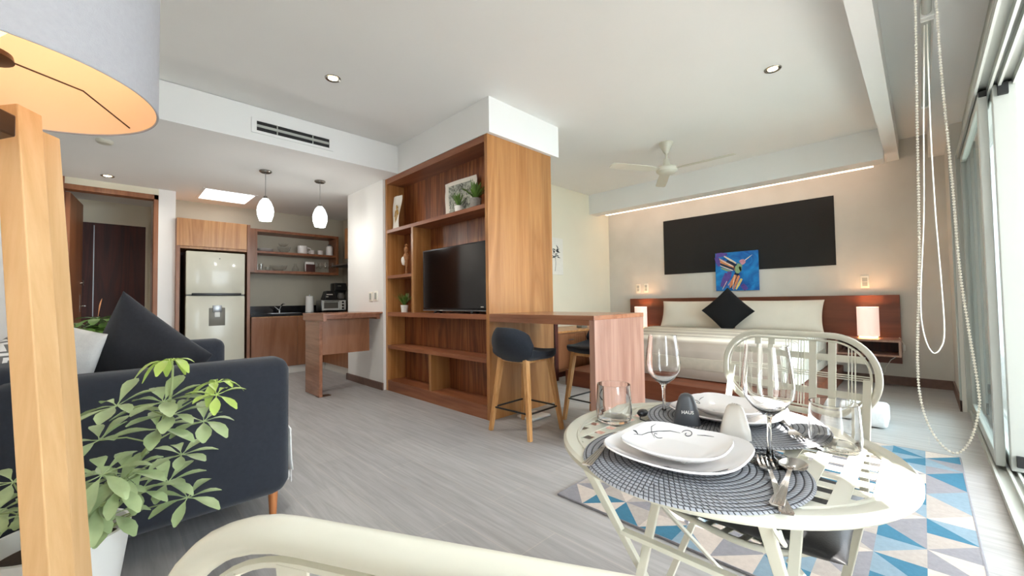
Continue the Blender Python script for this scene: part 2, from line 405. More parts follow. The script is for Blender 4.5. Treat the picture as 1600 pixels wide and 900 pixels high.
def one(name, bm, m, label, cat, group=None, origin=None, **k):
    """thing made of one mesh; geometry in world space, object origin moved to its base"""
    if origin is None:
        xs = [v.co for v in bm.verts]
        origin = Vector(((min(v.x for v in xs)+max(v.x for v in xs))/2, (min(v.y for v in xs)+max(v.y for v in xs))/2, min(v.z for v in xs)))
    origin = V3(origin)
    for v in bm.verts: v.co -= origin
    o = obj(name, bm, m, None, **k); o.location = origin; o['_o'] = tuple(origin)
    return tag(o, label, cat, group)
def struct(name, bm, m, **k):
    o = obj(name, bm, m, None, **k); o['kind'] = 'structure'; return o
def dup(root, loc, rot=None, label=None, group=None):
    r = root.copy(); COL.objects.link(r); r.location = loc
    if rot is not None: r.rotation_euler = (0, 0, rot)
    if label: r['label'] = label
    if group: r['group'] = group
    for ch in list(root.children):
        c = ch.copy(); COL.objects.link(c); c.parent = r
        for g in list(ch.children):
            d = g.copy(); COL.objects.link(d); d.parent = c
    return r

# ================================================================== SETTING
ZC, ZK = 2.875, 2.55          # main and kitchen ceiling
struct('floor', box(B(), -.55, 7, -.33, 8.6, -.1, 0), 'floor_planks', smooth=0)
struct('ceiling_main', box(B(), -.55, 7, -.45, 4.7, ZC, ZC+.1), 'ceiling_white', smooth=0)
# kitchen ceiling with the shaft of the skylight cut out
bm = B()
for a in ((-.55, 3.2, 4.26, 6.4), (-.55, .83, 6.4, 7.1), (1.44, 3.2, 6.4, 7.1), (-.55, 3.2, 7.1, 8.6)):
    box(bm, a[0], a[1], a[2], a[3], ZK, ZC-.005)
struct('ceiling_kitchen', bm, 'ceiling_white', smooth=0)
bm = B(); box(bm, -.55, -.43, -.45, 8.6, 0, ZC)
struct('wall_left', bm, 'wall_white', smooth=0)
struct('wall_corner', box(B(), -.43, .19, -.42, -.3, 0, ZC), 'wall_white', smooth=0)
bm = B(); box(bm, 6.57, 6.7, -.42, 4.2, 0, ZC)
struct('wall_bed', bm, 'plaster_grey', smooth=0)
struct('wall_bedroom', box(B(), 3.27, 6.57, 4.06, 4.2, 0, ZC), 'wall_cream', smooth=0)
struct('wall_right', box(B(), 5.42, 6.57, -.42, -.22, 0, ZC), 'plaster_grey', smooth=0)
struct('sun_blocking_pier', box(B(), .57, 1.70, -.42, -.3, 0, 2.6), 'wall_white', smooth=0)  # unseen pier, added to narrow the sun to a band over the table
# drop over the sliding doors, beam beside it
struct('trim_1', box(B(), -.43, 6.57, -.42, -.095, 2.6, ZC), 'ceiling_white', smooth=0)
struct('trim_2', box(B(), -.43, 6.57, .14, .25, 2.64, ZC), 'ceiling_white', smooth=0)
struct('trim_3', box(B(), .12, 5.42, -.42, -.3, 2.32, 2.6), 'frame_white', smooth=0)
# light cove in front of the bed wall
struct('trim_4', box(B(), 5.95, 6.2, .25, 4.06, 2.535, ZC), 'ceiling_white', smooth=0)
# soffit over the bookcase
struct('trim_5', box(B(), 2.376-.004, 3.35, 2.655, 4.6, 2.552, ZC), 'ceiling_white', smooth=0)
# kitchen: back wall, pillar, right wall, stub next to the hall door
struct('wall_kitchen', box(B(), .44, 3.15, 7.4, 7.52, 0, ZK), 'kitchen_plaster', smooth=0)
struct('wall_kitchen_right', box(B(), 3.0, 3.15, 5.6, 7.4, 0, ZK), 'kitchen_plaster', smooth=0)
bm = B(); box(bm, 2.345, 3.27, 4.58, 5.6, 0, ZK)
struct('wall_pillar', bm, 'wall_white', smooth=0)
struct('wall_stub', box(B(), .43, .60, 6.86, 8.3, 0, ZK), 'wall_white', smooth=0)
struct('wall_behind_bookcase', box(B(), 3.15, 3.27, 4.06, 4.6, 0, ZC), 'wall_cream', smooth=0)
bm = B(); box(bm, -.43, .43, 8.2, 8.32, 2.29, ZK); box(bm, -.43, -.40, 8.2, 8.32, 0, 2.29); box(bm, .40, .43, 8.2, 8.32, 0, 2.29)
struct('wall_hall', bm, 'wall_cream', smooth=0)
# hall opening frame
bm = B(); box(bm, -.43, -.385, 6.86, 7.0, 0, ZK); box(bm, .385, .43, 6.86, 7.0, 0, 2.47); box(bm, -.385, .43, 6.86, 7.0, 2.41, 2.47)
struct('trim_6', bm, 'wood_frame', smooth=0, bevel=.002)
struct('trim_7', box(B(), -.385, .43, 6.87, 6.99, 2.47, ZK), 'wall_cream', smooth=0)
# entrance door at the end of the hall
dr = struct('door_1', box(B(), -.34, .37, 8.19, 8.24, 0, 2.235), 'wood_door', smooth=0, bevel=.003)
obj('metal_inlay', box(B(), -.175, -.165, 8.186, 8.19, 0, 2.2), 'steel_brushed', dr)
bm = B(); box(bm, -.40, -.34, 8.17, 8.26, 0, 2.29); box(bm, .37, .40, 8.17, 8.26, 0, 2.29); box(bm, -.34, .37, 8.17, 8.26, 2.235, 2.29)
obj('door_frame', bm, 'wall_cream', dr, smooth=0)
# open leaf of the hall door
hl = B(); hexa(hl, [(-.385, 7.0, .01), (-.345, 7.0, .01), (-.265, 7.78, .01), (-.305, 7.79, .01)], [(-.385, 7.0, 2.4), (-.345, 7.0, 2.4), (-.265, 7.78, 2.4), (-.305, 7.79, 2.4)])
dl = struct('door_2', hl, 'wood_frame', smooth=0, bevel=.003)
bm = B()
box(bm, -.288, -.276, 7.66, 7.70, .98, 1.2); tube(bm, [(-.28, 7.68, 1.06), (-.235, 7.68, 1.06), (-.23, 7.66, 1.06), (-.228, 7.56, 1.062)], .008)
obj('door_handle', bm, 'nickel', dl)
bm = B(); lathe(bm, [(0, 0), (.02, 0), (.02, .008), (0, .008)], (0, 0, 0), 16)
bmesh.ops.rotate(bm, verts=bm.verts[:], cent=(0, 0, 0), matrix=Matrix.Rotation(PI/2, 3, 'Y')); bmesh.ops.translate(bm, verts=bm.verts[:], vec=(-.284, 7.68, 1.36))
tube(bm, [(-.28, 7.68, 1.36), (-.25, 7.68, 1.36)], .007); tube(bm, [(-.25, 7.68, 1.33), (-.25, 7.68, 1.39)], .006)
obj('deadbolt', bm, 'nickel', dl)
# baseboards
bm = B(); box(bm, 6.555, 6.57, -.22, 4.06, 0, .10)
struct('baseboard_bed', bm, 'baseboard_brown', smooth=0)
struct('baseboard_right', box(B(), 5.42, 6.555, -.22, -.205, 0, .10), 'baseboard_brown', smooth=0)
struct('baseboard_bedroom', box(B(), 3.27, 6.555, 4.045, 4.06, 0, .10), 'baseboard_brown', smooth=0)
bm = B(); box(bm, 2.325, 2.345, 4.58, 5.62, 0, .085); box(bm, 2.325, 2.43, 5.6, 5.62, 0, .085)
struct('baseboard_pillar', bm, 'baseboard_brown', smooth=0)
struct('baseboard_left', box(B(), -.43, -.415, -.3, 6.86, 0, .085), 'baseboard_brown', smooth=0)

# ---- sliding glass doors: the leaves are pushed together towards the bed, the opening beside the table is free
def leaf(bm, gl, x0, x1, y0, y1, z0=.04, z1=2.27, w=.07):
    box(bm, x0, x0+w, y0, y1, z0, z1); box(bm, x1-w, x1, y0, y1, z0, z1)
    box(bm, x0+w, x1-w, y0, y1, z0, z0+w); box(bm, x0+w, x1-w, y0, y1, z1-w, z1)
    ym = (y0+y1)/2; box(gl, x0+w, x1-w, ym-.003, ym+.003, z0+w, z1-w)
fb = B(); gb = B(); leaf(fb, gb, 3.72, 5.34, -.312, -.272)
wn = struct('window_1', fb, 'frame_white', smooth=0, bevel=.004); obj('glass_pane', gb, 'window_glass', wn, smooth=0)
obj('bumper', box(B(), 3.70, 3.72, -.308, -.278, 2.235, 2.265), 'rubber_black', wn)
fb = B(); gb = B(); leaf(fb, gb, 3.66, 5.25, -.418, -.325)
wn = struct('window_2', fb, 'frame_white', smooth=0, bevel=.004); obj('glass_pane', gb, 'window_glass', wn, smooth=0)
obj('bumper', box(B(), 3.635, 3.66, -.385, -.345, 2.2, 2.265), 'rubber_black', wn)
obj('bumper', box(B(), 3.635, 3.66, -.385, -.345, .07, .13), 'rubber_black', wn)
# head and sill tracks, end post
for nm, z0, z1, zz in (('trim_8', 2.29, 2.32, (2.25, 2.29)), ('trim_9', 0.0, .012, (.012, .035))):
    bm = B(); box(bm, .12, 5.42, -.42, -.255, z0, z1)
    for y in (-.262, -.318, -.352, -.408): box(bm, .28, 5.42, y-.006, y+.006, zz[0], zz[1])
    struct(nm, bm, 'frame_white', smooth=0)
bm = B(); box(bm, 5.34, 5.42, -.42, -.245, .012, 2.29); box(bm, 5.42, 5.45, -.22, -.205, .0, 2.4)
struct('trim_10', bm, 'frame_white', smooth=0, bevel=.003)
struct('trim_11', box(B(), .19, .205, -.42, -.38, .012, 2.29), 'frame_white', smooth=0)

# ---- outside: terrace, an added sun-blocking wall and roof, the building across
struct('terrace', box(B(), -1.5, 12, -6.5, -.42, -.12, -.02), 'terrace_stone', smooth=0)
struct('sun_blocking_wall', box(B(), 1.53, 1.70, -3.2, -.42, -.02, 2.75), 'wall_white', smooth=0)  # added out of view to keep direct sun off the open doorway
struct('sun_blocking_roof', box(B(), 1.53, 9, -2.7, -.42, 2.75, 2.9), 'wall_white', smooth=0)  # unseen slab, put in to cut high sun and sky light
bt = thing('apartment_building', 'pale apartment building across the terrace, seen through the glass at the right edge', 'building', (18, -11, -3))
obj('facade', box(B(), 11, 26, -14, -10.5, -3, 9), 'facade_pale', bt, smooth=0)
for k in range(3):
    z = -.4+k*2.9; bm = B(); box(bm, 11, 26, -10.5, -9.6, z-.18, z)
    obj('balcony_slab', bm, 'facade_pale', bt, smooth=0)
    bm = B(); box(bm, 11, 26, -9.66, -9.62, z+.98, z+1.02)
    for i in range(60): box(bm, 11+i*.25, 11.02+i*.25, -9.65, -9.63, z, z+.98)
    obj('railing', bm, 'facade_rail', bt, smooth=0)
    for i in range(4):
        bm = B(); box(bm, 12+i*3.6, 14+i*3.6, -10.52, -10.46, z+.05, z+2.2); obj('window', bm, 'facade_rail', bt, smooth=0)

# ---- lights built into the ceiling
def downlight(x, y, z, lab, r=.042, e=56):
    t = thing('recessed_downlight', lab, 'ceiling light', (x, y, z-.012), group=None)
    bm = B(); lathe(bm, [(r, -.0005), (r+.012, -.006), (r+.016, -.001), (r+.016, 0.0)], (x, y, z), 28); lathe(bm, [(r, -.0005), (r*.8, .0)], (x, y, z), 28)
    obj('trim_ring', bm, 'nickel', t)
    bm = B(); lathe(bm, [(0, -.006), (r*.55, -.0055), (r*.8, -.001)], (x, y, z), 28); obj('lamp', bm, 'downlight_glow', t)
    light('downlight_beam', 'SPOT', (x, y, z-.02), e, (1, .93, .84), spot_size=2.7, spot_blend=1.0, shadow_soft_size=.04)
downlight(1.266, 3.31, ZC, 'round recessed downlight in the ceiling above the walkway to the kitchen', .045)
downlight(3.755, .785, ZC, 'round recessed downlight in the ceiling near the long beam by the windows', .045)
downlight(-.036, 6.545, ZK, 'small square-edged recessed downlight in the lowered ceiling before the hall door', .045, 20)
t = thing('skylight', 'bright rectangular skylight panel in the kitchen ceiling above the fridge', 'skylight', (1.135, 6.75, ZK))
bm = B()
for a in ((.83, 1.44, 6.4, 6.43), (.83, 1.44, 7.07, 7.1), (.83, .86, 6.43, 7.07), (1.41, 1.44, 6.43, 7.07)): box(bm, a[0], a[1], a[2], a[3], ZK-.004, ZK+.06)
obj('frame', bm, 'ceiling_white', t); obj('diffuser', box(B(), .86, 1.41, 6.43, 7.07, ZK+.045, ZK+.06), 'skylight_glow', t)
# cove strip on the far side of the drop
one('led_strip', box(B(), 6.2, 6.27, .35, 3.9, 2.535, 2.56), 'cove_glow', 'long warm light strip along the lower edge of the drop before the bed wall', 'light strip')
# air grille
t = thing('air_conditioning_grille', 'long slotted air grille in the drop face above the kitchen', 'vent', (1.26, 4.255, 2.64))
bm = B()
box(bm, .90, 1.63, 4.25, 4.2595, 2.625, 2.65); box(bm, .90, 1.63, 4.25, 4.2595, 2.74, 2.765); box(bm, .90, .94, 4.25, 4.2595, 2.65, 2.74); box(bm, 1.59, 1.63, 4.25, 4.2595, 2.65, 2.74)
obj('frame', bm, 'ceiling_white', t, smooth=0)
obj('slot_backing', box(B(), .94, 1.59, 4.2575, 4.2597, 2.65, 2.74), 'black_plastic', t)
bm = B(); box(bm, .94, 1.59, 4.248, 4.2575, 2.683, 2.707)
for x in (1.11, 1.43): box(bm, x-.004, x+.004, 4.249, 4.2575, 2.65, 2.74)
obj('slat', bm, 'frame_white', t, smooth=0)
t = thing('smoke_detector', 'round off-white smoke detector on the lowered ceiling near the lampshade', 'smoke detector', (-.05, 5.15, ZK-.03))
bm = B(); lathe(bm, [(0, -.03), (.045, -.03), (.058, -.018), (.06, 0)], (-.05, 5.15, ZK), 28); obj('cover', bm, 'metal_cream', t)

# ---- ceiling fan
FX, FY = 4.62, 2.06
t = thing('ceiling_fan', 'white ceiling fan with thin blades over the foot of the bed', 'ceiling fan', (FX, FY, 2.47))
bm = B(); lathe(bm, [(0, ZC), (.078, ZC), (.08, ZC-.012), (.055, ZC-.06), (.03, ZC-.115), (.018, ZC-.13), (0, ZC-.13)], (FX, FY, 0), 28); obj('canopy', bm, 'metal_cream', t)
bm = B(); cyl(bm, (FX, FY, 0), .011, 2.66, ZC-.12, 14); obj('rod', bm, 'metal_cream', t)
bm = B(); lathe(bm, [(0, 2.685), (.036, 2.68), (.038, 2.61), (.045, 2.6), (.10, 2.59), (.118, 2.565), (.118, 2.535), (.095, 2.515), (.06, 2.505), (0, 2.5)], (FX, FY, 0), 32); obj('motor_housing', bm, 'metal_cream', t)
for a in (151, 31, -89):
    a = math.radians(a); d = Vector((math.cos(a), math.sin(a), 0)); s = Vector((-d.y, d.x, 0)); c0 = Vector((FX, FY, 2.55)); bm = B()
    secs = []
    for r_, w_ in ((.10, .03), (.17, .035), (.2, .055), (.45, .062), (.70, .06), (.73, .04)):
        p_ = c0+d*r_; tl = .16
        secs.append([p_-s*w_+Vector((0, 0, -w_*tl)), p_+s*w_+Vector((0, 0, w_*tl)), p_+s*w_+Vector((0, 0, w_*tl+.005)), p_-s*w_+Vector((0, 0, -w_*tl+.005))])
    R_ = [[bm.verts.new(q) for q in r_] for r_ in secs]
    for A_, B_ in zip(R_[:-1], R_[1:]):
        for j in range(4): bm.faces.new((A_[j], A_[(j+1) % 4], B_[(j+1) % 4], B_[j]))
    bm.faces.new(R_[0]); bm.faces.new(R_[-1]); obj('blade', bm, 'metal_cream', t)

# ================================================================== BOOKCASE
BX, BY0, BY1 = 2.376, 2.69, 4.575
t = thing('bookcase', 'tall built-in walnut veneer bookcase with open compartments around the television', 'bookcase', (2.8, 3.63, 0))
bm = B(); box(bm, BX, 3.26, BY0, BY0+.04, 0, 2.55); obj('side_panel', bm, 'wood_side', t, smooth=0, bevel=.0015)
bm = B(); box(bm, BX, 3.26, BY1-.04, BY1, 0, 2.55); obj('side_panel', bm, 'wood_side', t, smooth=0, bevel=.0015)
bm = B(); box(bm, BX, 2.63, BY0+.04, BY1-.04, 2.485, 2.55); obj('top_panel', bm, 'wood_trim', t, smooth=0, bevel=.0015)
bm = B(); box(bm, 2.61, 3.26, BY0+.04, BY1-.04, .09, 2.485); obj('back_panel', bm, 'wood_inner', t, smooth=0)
bm = B(); box(bm, BX, 2.61, BY0+.04, BY1-.04, .085, .125); obj('bottom_board', bm, 'wood_trim', t, smooth=0, bevel=.0015)
bm = B(); box(bm, BX+.004, 3.2, BY0+.045, BY1-.01, 0, .085); obj('plinth', bm, 'wood_trim', t, smooth=0)
for nm, y0, y1, z0, z1 in (('shelf', BY0+.04, BY1-.04, 1.885, 1.925), ('shelf', BY0+.04, BY1-.04, .885, .932), ('shelf', BY0+.04, BY1-.04, .50, .54), ('shelf', 3.985, BY1-.04, 1.335, 1.37)):
    bm = B(); box(bm, BX, 2.61, y0, y1, z0, z1); obj(nm, bm, 'wood_trim', t, smooth=0, bevel=.0015)
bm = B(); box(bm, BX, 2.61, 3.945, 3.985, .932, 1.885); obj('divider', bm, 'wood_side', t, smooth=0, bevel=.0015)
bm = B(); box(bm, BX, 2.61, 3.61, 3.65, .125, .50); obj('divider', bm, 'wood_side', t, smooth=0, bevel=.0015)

# television
t = thing('television', 'black flat television standing in the bookcase niche', 'television', (2.44, 3.25, .932))
bm = B(); rbox(bm, 2.40, 2.43, 2.735, 3.79, .955, 1.60, .006, 2); obj('bezel', bm, 'tv_bezel', t)
bm = B(); box(bm, 2.3985, 2.40, 2.75, 3.775, .985, 1.588); obj('screen', bm, 'tv_screen', t, smooth=0)
bm = B(); box(bm, 2.396, 2.401, 2.74, 3.785, .957, .966); obj('lower_trim', bm, 'steel_brushed', t, smooth=0)
bm = B(); rbox(bm, 2.43, 2.50, 2.95, 3.6, 1.0, 1.42, .02, 2); obj('rear_housing', bm, 'black_plastic', t)
for y in (2.95, 3.55): 
    bm = B(); bar(bm, (2.41, y, .96), (2.47, y, .937), .03, .01); bar(bm, (2.415, y, .96), (2.385, y, .937), .03, .01); obj('foot', bm, 'black_plastic', t)
bm = B(); box(bm, 2.3975, 2.3988, 2.79, 2.83, .993, 1.0); obj('sticker', bm, 'paper', t, smooth=0)
bm = B(); box(bm, 2.3945, 2.3965, 3.42, 3.47, .9585, .9645); obj('logo_bar', bm, 'paper', t, smooth=0)

# helper: small plants
def tuft(bm, c, n, L_, spread, w, seed, droop=.35, zmin=.2):
    rnd = random.Random(seed); c = V3(c)
    for i in range(n):
        a = rnd.uniform(0, 2*PI); sp = rnd.uniform(.1, 1)*spread; l = L_*rnd.uniform(.65, 1.05); d = Vector((math.cos(a), math.sin(a), 0)); s = Vector((-d.y, d.x, 0))
        pts = [c+d*(sp*l*f)+Vector((0, 0, l*(f-droop*sp*f*f))) for f in (0, .35, .7, 1)]
        ws = (w*.5, w, w*.8, w*.05); R_ = []
        for p_, ww in zip(pts, ws): R_.append([bm.verts.new(p_-s*ww), bm.verts.new(p_+Vector((0, 0, -ww*.4))), bm.verts.new(p_+s*ww), bm.verts.new(p_+Vector((0, 0, -ww*.4-.0008)))])
        for A_, B_ in zip(R_[:-1], R_[1:]):
            for j in range(4): bm.faces.new((A_[j], A_[(j+1) % 4], B_[(j+1) % 4], B_[j]))
    return bm
def small_pot(x, y, z, r, h, m, leafm, lab, n, L_, spread, w, seed, droop=.35):
    t = thing('potted_plant', lab, 'potted plant', (x, y, z))
    bm = B(); lathe(bm, [(0, 0), (r*.82, 0), (r, h), (r*.9, h), (r*.86, h*.8), (0, h*.8)], (x, y, z), 24); obj('pot', bm, m, t)
    bm = B(); cyl(bm, (x, y, z), r*.87, h*.78, h*.84, 20); obj('soil', bm, 'soil', t)
    obj('leaves', tuft(B(), (x, y, z+h*.82), n, L_, spread, w, seed, droop), leafm, t)
small_pot(2.46, 3.225, 1.925, .042, .075, 'pot_white', 'leaf_dark', 'small spiky green plant in a white pot on the upper bookcase shelf', 46, .16, .7, .007, 3)
small_pot(2.46, 2.96, 1.925, .058, .10, 'pot_grey', 'leaf_dark', 'bushy green plant in a grey concrete pot on the upper bookcase shelf', 70, .22, .75, .012, 4, .55)
small_pot(2.47, 4.30, .932, .045, .085, 'pot_white', 'leaf_dark', 'grassy green plant in a white pot in the low bookcase niche', 44, .2, .75, .007, 5)
# curled sheet with a print
def curled(name, lab, cat, y0, y1, z0, z1, x, lean, curl, pm):
    t = thing(name, lab, cat, (x, (y0+y1)/2, z0)); bm = B(); n = 10
    def col(j, off):
        o = []
        for i in range(n+1):
            f = i/n; zz = z0+(z1-z0)*f; xx = x+lean*f - curl*max(0, f-.85)**1*4 - .012*math.sin(f*5+j)
            o.append((xx+off, y0+(y1-y0)*j/4+.006*math.sin(f*4), zz))
        return o
    F = [[bm.verts.new(p_) for p_ in col(j, 0)] for j in range(5)]; K = [[bm.verts.new(p_) for p_ in col(j, .0015)] for j in range(5)]
    for G in (F, K):
        for j in range(4):
            for i in range(n): bm.faces.new((G[j][i], G[j+1][i], G[j+1][i+1], G[j][i+1]))
    for j in range(4): bm.faces.new((F[j][0], F[j+1][0], K[j+1][0], K[j][0])); bm.faces.new((F[j][n], F[j+1][n], K[j+1][n], K[j][n]))
    for i in range(n): bm.faces.new((F[0][i], F[0][i+1], K[0][i+1], K[0][i])); bm.faces.new((F[4][i], F[4][i+1], K[4][i+1], K[4][i]))
    obj('sheet', bm, 'paper', t)
    bm = B(); m = .12
    G = []
    for j in range(5):
        cc = col(0, -.0012); yy0 = y0+(y1-y0)*m; yy = yy0+(y1-y0)*(1-2*m)*j/4
        cj = col(yy and (yy-y0)/(y1-y0)*4, -.0015)
        G.append([bm.verts.new((cj[i][0], yy+.006*math.sin(i/n*4), cj[i][2])) for i in range(1, n)])
    if pm:
        for j in range(4):
            for i in range(n-2): bm.faces.new((G[j][i], G[j+1][i], G[j+1][i+1], G[j][i+1]))
        obj('print', bm, pm, t)
    else: bm.free()
    return t
curled('botanical_print', 'curled paper print of plants leaning behind the two pots on the upper shelf', 'print', 3.06, 3.56, 1.925, 2.30, 2.53, .03, .03, 'photo_print')
t = curled('drawing', 'narrow paper drawing of a gold figure at the left end of the upper shelf', 'drawing', 4.33, 4.50, 1.925, 2.33, 2.42, .04, .01, None)
bm = B()
for (y, z, a_, l) in ((4.415, 2.15, .1, .13), (4.40, 2.07, -.15, .12), (4.43, 2.06, .12, .13), (4.38, 2.12, .35, .08), (4.445, 2.12, -.3, .08), (4.415, 2.2, .8, .05)):
    bar(bm, (2.420+.1*(z-1.92)-.004, y-math.sin(a_)*l/2, z-math.cos(a_)*l/2), (2.422+.1*(z-1.92)-.004, y+math.sin(a_)*l/2, z+math.cos(a_)*l/2), .02, .003, up=(1, 0, 0))
obj('gold_figure', bm, 'paper_gold', t)
# carved figure
t = thing('carved_figure', 'small carved wooden figure with a pale belly in the upper small niche', 'figurine', (2.47, 4.25, 1.37))
bm = B(); lathe(bm, [(0, 0), (.035, 0), (.035, .012), (.012, .016), (.011, .1), (.02, .115), (.022, .16), (.03, .19), (.034, .225), (.022, .25), (.016, .26), (.026, .28), (.026, .31), (.012, .335), (.02, .345), (0, .37)], (2.47, 4.25, 1.37), 16); obj('body', bm, 'wood_carved', t)
bm = B(); lathe(bm, [(0, .11), (.02, .12), (.033, .16), (.03, .2), (.018, .215), (0, .217)], (2.455, 4.28, 1.37), 14); obj('belly', bm, 'ceramic_cream', t)

# ================================================================== BAR TABLE AND STOOLS
t = thing('bar_table', 'reddish-brown wooden bar table joined to the end of the bookcase', 'bar table', (2.73, 2.1, 0))
bm = B(); box(bm, 2.376, 3.085, 1.60, 2.688, .905, .937); obj('table_top', bm, 'wood_bar_top', t, smooth=0, bevel=.002)
bm = B(); box(bm, 2.381, 3.08, 1.60, 1.645, 0, .905); obj('end_panel', bm, 'wood_bar', t, smooth=0, bevel=.002)
for xa in (2.376, 3.06): obj('apron', box(B(), xa, xa+.024, 1.645, 2.688, .868, .905), 'wood_bar_top', t, smooth=0)

def make_stool():
    t = thing('bar_stool', '', 'bar stool', local=True)
    # legs
    top = {(-1, -1): (-.15, -.14), (-1, 1): (-.15, .14), (1, -1): (.15, -.14), (1, 1): (.15, .14)}
    for (i, j), (x, y) in top.items():
        bm = B(); bar(bm, (x*1.32, y*1.5, 0), (x*.95, y*.95, .60), .032, .028, up=(0, 1, 0), w1=.046, h1=.038); obj('leg', bm, 'wood_oak', t, bevel=.003)
    bm = B()
    for a, b in (((-.14, -.13), (.14, -.13)), ((.14, -.13), (.14, .13)), ((.14, .13), (-.14, .13)), ((-.14, .13), (-.14, -.13))): bar(bm, (*a, .585), (*b, .585), .022, .045)
    obj('seat_frame', bm, 'wood_oak', t, smooth=0, bevel=.002)
    bm = B(); k = .19/.6
    q = [(i*(.15*1.32-(.15*.37)*k), j*(.14*1.5-(.14*.55)*k)) for i, j in ((-1, -1), (1, -1), (1, 1), (-1, 1))]
    for a in range(4): bar(bm, (*q[a], .19), (*q[(a+1) % 4], .19), .011, .011)
    obj('footrest', bm, 'black_metal', t)
    # padded shell: seat pad swept up into a low wrap-around back
    bm = B(); NU, NV = 22, 20; fr_, bk = {}, {}
    def shell(u, v, th):
        # u: 0 front .. 1 top of back ; v: -1..1 across
        if u < .55:
            f = u/.55; x = .225-.385*f; z = .645+.012*math.cos(f*PI)-.012*(1-v*v); w = .195+.025*math.sin(f*PI*.8)
            w *= (1-max(0, .35-f)**2*2.0)
            z += .07*max(0, f-.45)*abs(v)**3*1.2
            nx, nz = 0, -1
        else:
            f = (u-.55)/.45; a = f*PI*.47; x = -.16-.075*math.sin(a)-.02*f; z = .647+.05*max(0, 1-.55)*0+.20*f**1.2; w = .222-.035*f**3-.02*f
            z -= .012*(1-v*v)*(1-f); nx, nz = -math.sin(a), -math.cos(a)
            z += .0385*abs(v)**3*(1-f)
            z -= .06*abs(v)**4*f
            x += .12*abs(v)**2.2*(.35+.65*f)*(min(1,f*3))
        return Vector((x+nx*th, v*w, z+nz*th))
    for s in (0, 1):
        for i in range(NU+1):
            for j in range(NV+1):
                u, v = i/NU, math.sin((-1+2*j/NV)*PI/2)
                e = min(i, NU-i, j, NV-j); th = (.058 if s else 0)*(1 if e > 1 else (.75 if e == 1 else .35)); top_ = (0 if s else (-.008 if e == 0 else 0))
                (bk if s else fr_)[(i, j)] = bm.verts.new(shell(u, v, th-top_))
    for D in (fr_, bk):
        for i in range(NU):
            for j in range(NV): bm.faces.new((D[(i, j)], D[(i+1, j)], D[(i+1, j+1)], D[(i, j+1)]))
    rim = [(i, 0) for i in range(NU)]+[(NU, j) for j in range(NV)]+[(i, NV) for i in range(NU, 0, -1)]+[(0, j) for j in range(NV, 0, -1)]
    for a, b in zip(rim, rim[1:]+rim[:1]): bm.faces.new((fr_[a], fr_[b], bk[b], bk[a]))
    obj('padded_seat', bm, 'fabric_stool', t, sub=1, smooth=180)
    return t
st = make_stool(); st.location = (2.42, 2.30, 0); st.rotation_euler = (0, 0, math.radians(2))
st['label'] = 'dark fabric bar stool with oak legs standing against the side of the bookcase'; st['group'] = 'bar stools'
dup(st, (3.04, 2.03, 0), math.radians(178), 'dark fabric bar stool half hidden behind the end panel of the bar table')
t = thing('bathroom_scale', 'flat white square object on the floor between the legs of the bar stool', 'scale', (2.73, 2.5, 0))
bm = B(); rbox(bm, 2.61, 2.85, 2.40, 2.60, .002, .022, .008, 2); obj('platform', bm, 'metal_white', t)
obj('display', box(B(), 2.70, 2.77, 2.55, 2.58, .0222, .0235), 'dispenser_grey', t)

# dresser in the bedroom seen behind the bar
t = thing('dresser', 'brown wooden dresser in the bedroom behind the bar table', 'dresser', (4.75, 3.7, 0))
bm = B(); box(bm, 4.18, 5.6, 3.46, 4.04, .08, .60); obj('body', bm, 'wood_kitchen', t, smooth=0, bevel=.002)
bm = B(); box(bm, 4.17, 5.62, 3.44, 4.045, .60, .625); obj('top', bm, 'wood_kitchen_light', t, smooth=0, bevel=.002)
bm = B(); box(bm, 4.22, 5.56, 3.5, 4.0, 0, .08); obj('plinth', bm, 'wood_door', t, smooth=0)
for i in range(2):
    d_ = obj('drawer', box(B(), 4.2+i*.7, 4.88+i*.7, 3.445, 3.46, .12, .58), 'wood_kitchen', t, smooth=0, bevel=.002)
    bm = B(); tube(bm, [(4.48+i*.7, 3.43, .5), (4.6+i*.7, 3.43, .5)], .006); box(bm, 4.49+i*.7, 4.5+i*.7, 3.43, 3.445, .495, .505); box(bm, 4.58+i*.7, 4.59+i*.7, 3.43, 3.445, .495, .505); obj('handle', bm, 'steel', d_)
bm = B(); box(bm, 4.10, 4.165, 3.36, 4.045, 0, .75)
one('partition_panel', bm, 'wood_door', 'narrow dark brown upright panel at the left end of the bedroom dresser', 'panel', smooth=0, bevel=.002)
t = thing('tissue_box', 'small dark and white box lying on the bedroom dresser', 'box', (5.1, 3.65, .625))
bm = B(); rbox(bm, 5.0, 5.14, 3.58, 3.68, .626, .67, .006, 2); obj('box_body', bm, 'dispenser_grey', t); bm = B(); rbox(bm, 5.01, 5.13, 3.59, 3.67, .67, .69, .008, 2); obj('lid', bm, 'paper', t)
# framed drawing on the bedroom wall
t = thing('framed_drawing', 'white framed flower drawing on the cream bedroom wall, half hidden by the bookcase', 'picture', (4.92, 4.05, 1.45))
bm = B(); box(bm, 4.68, 5.16, 4.035, 4.0595, 1.45, 2.03); obj('canvas', bm, 'paper', t, smooth=0, bevel=.003)
bm = B(); rnd = random.Random(2)
for i in range(16):
    a = rnd.uniform(0, 2*PI); cx, cz = 4.93+rnd.uniform(-.02, .1), 1.78+rnd.uniform(-.06, .1)
    bar(bm, (cx, 4.033, cz), (cx+.06*math.cos(a), 4.033, cz+.05*math.sin(a)), .022, .003, up=(0, 1, 0), w1=.004)
tube(bm, [(4.96, 4.033, 1.76), (4.97, 4.033, 1.62), (4.95, 4.033, 1.5)], .003, 5)
obj('flower', bm, 'decor_dark', t)

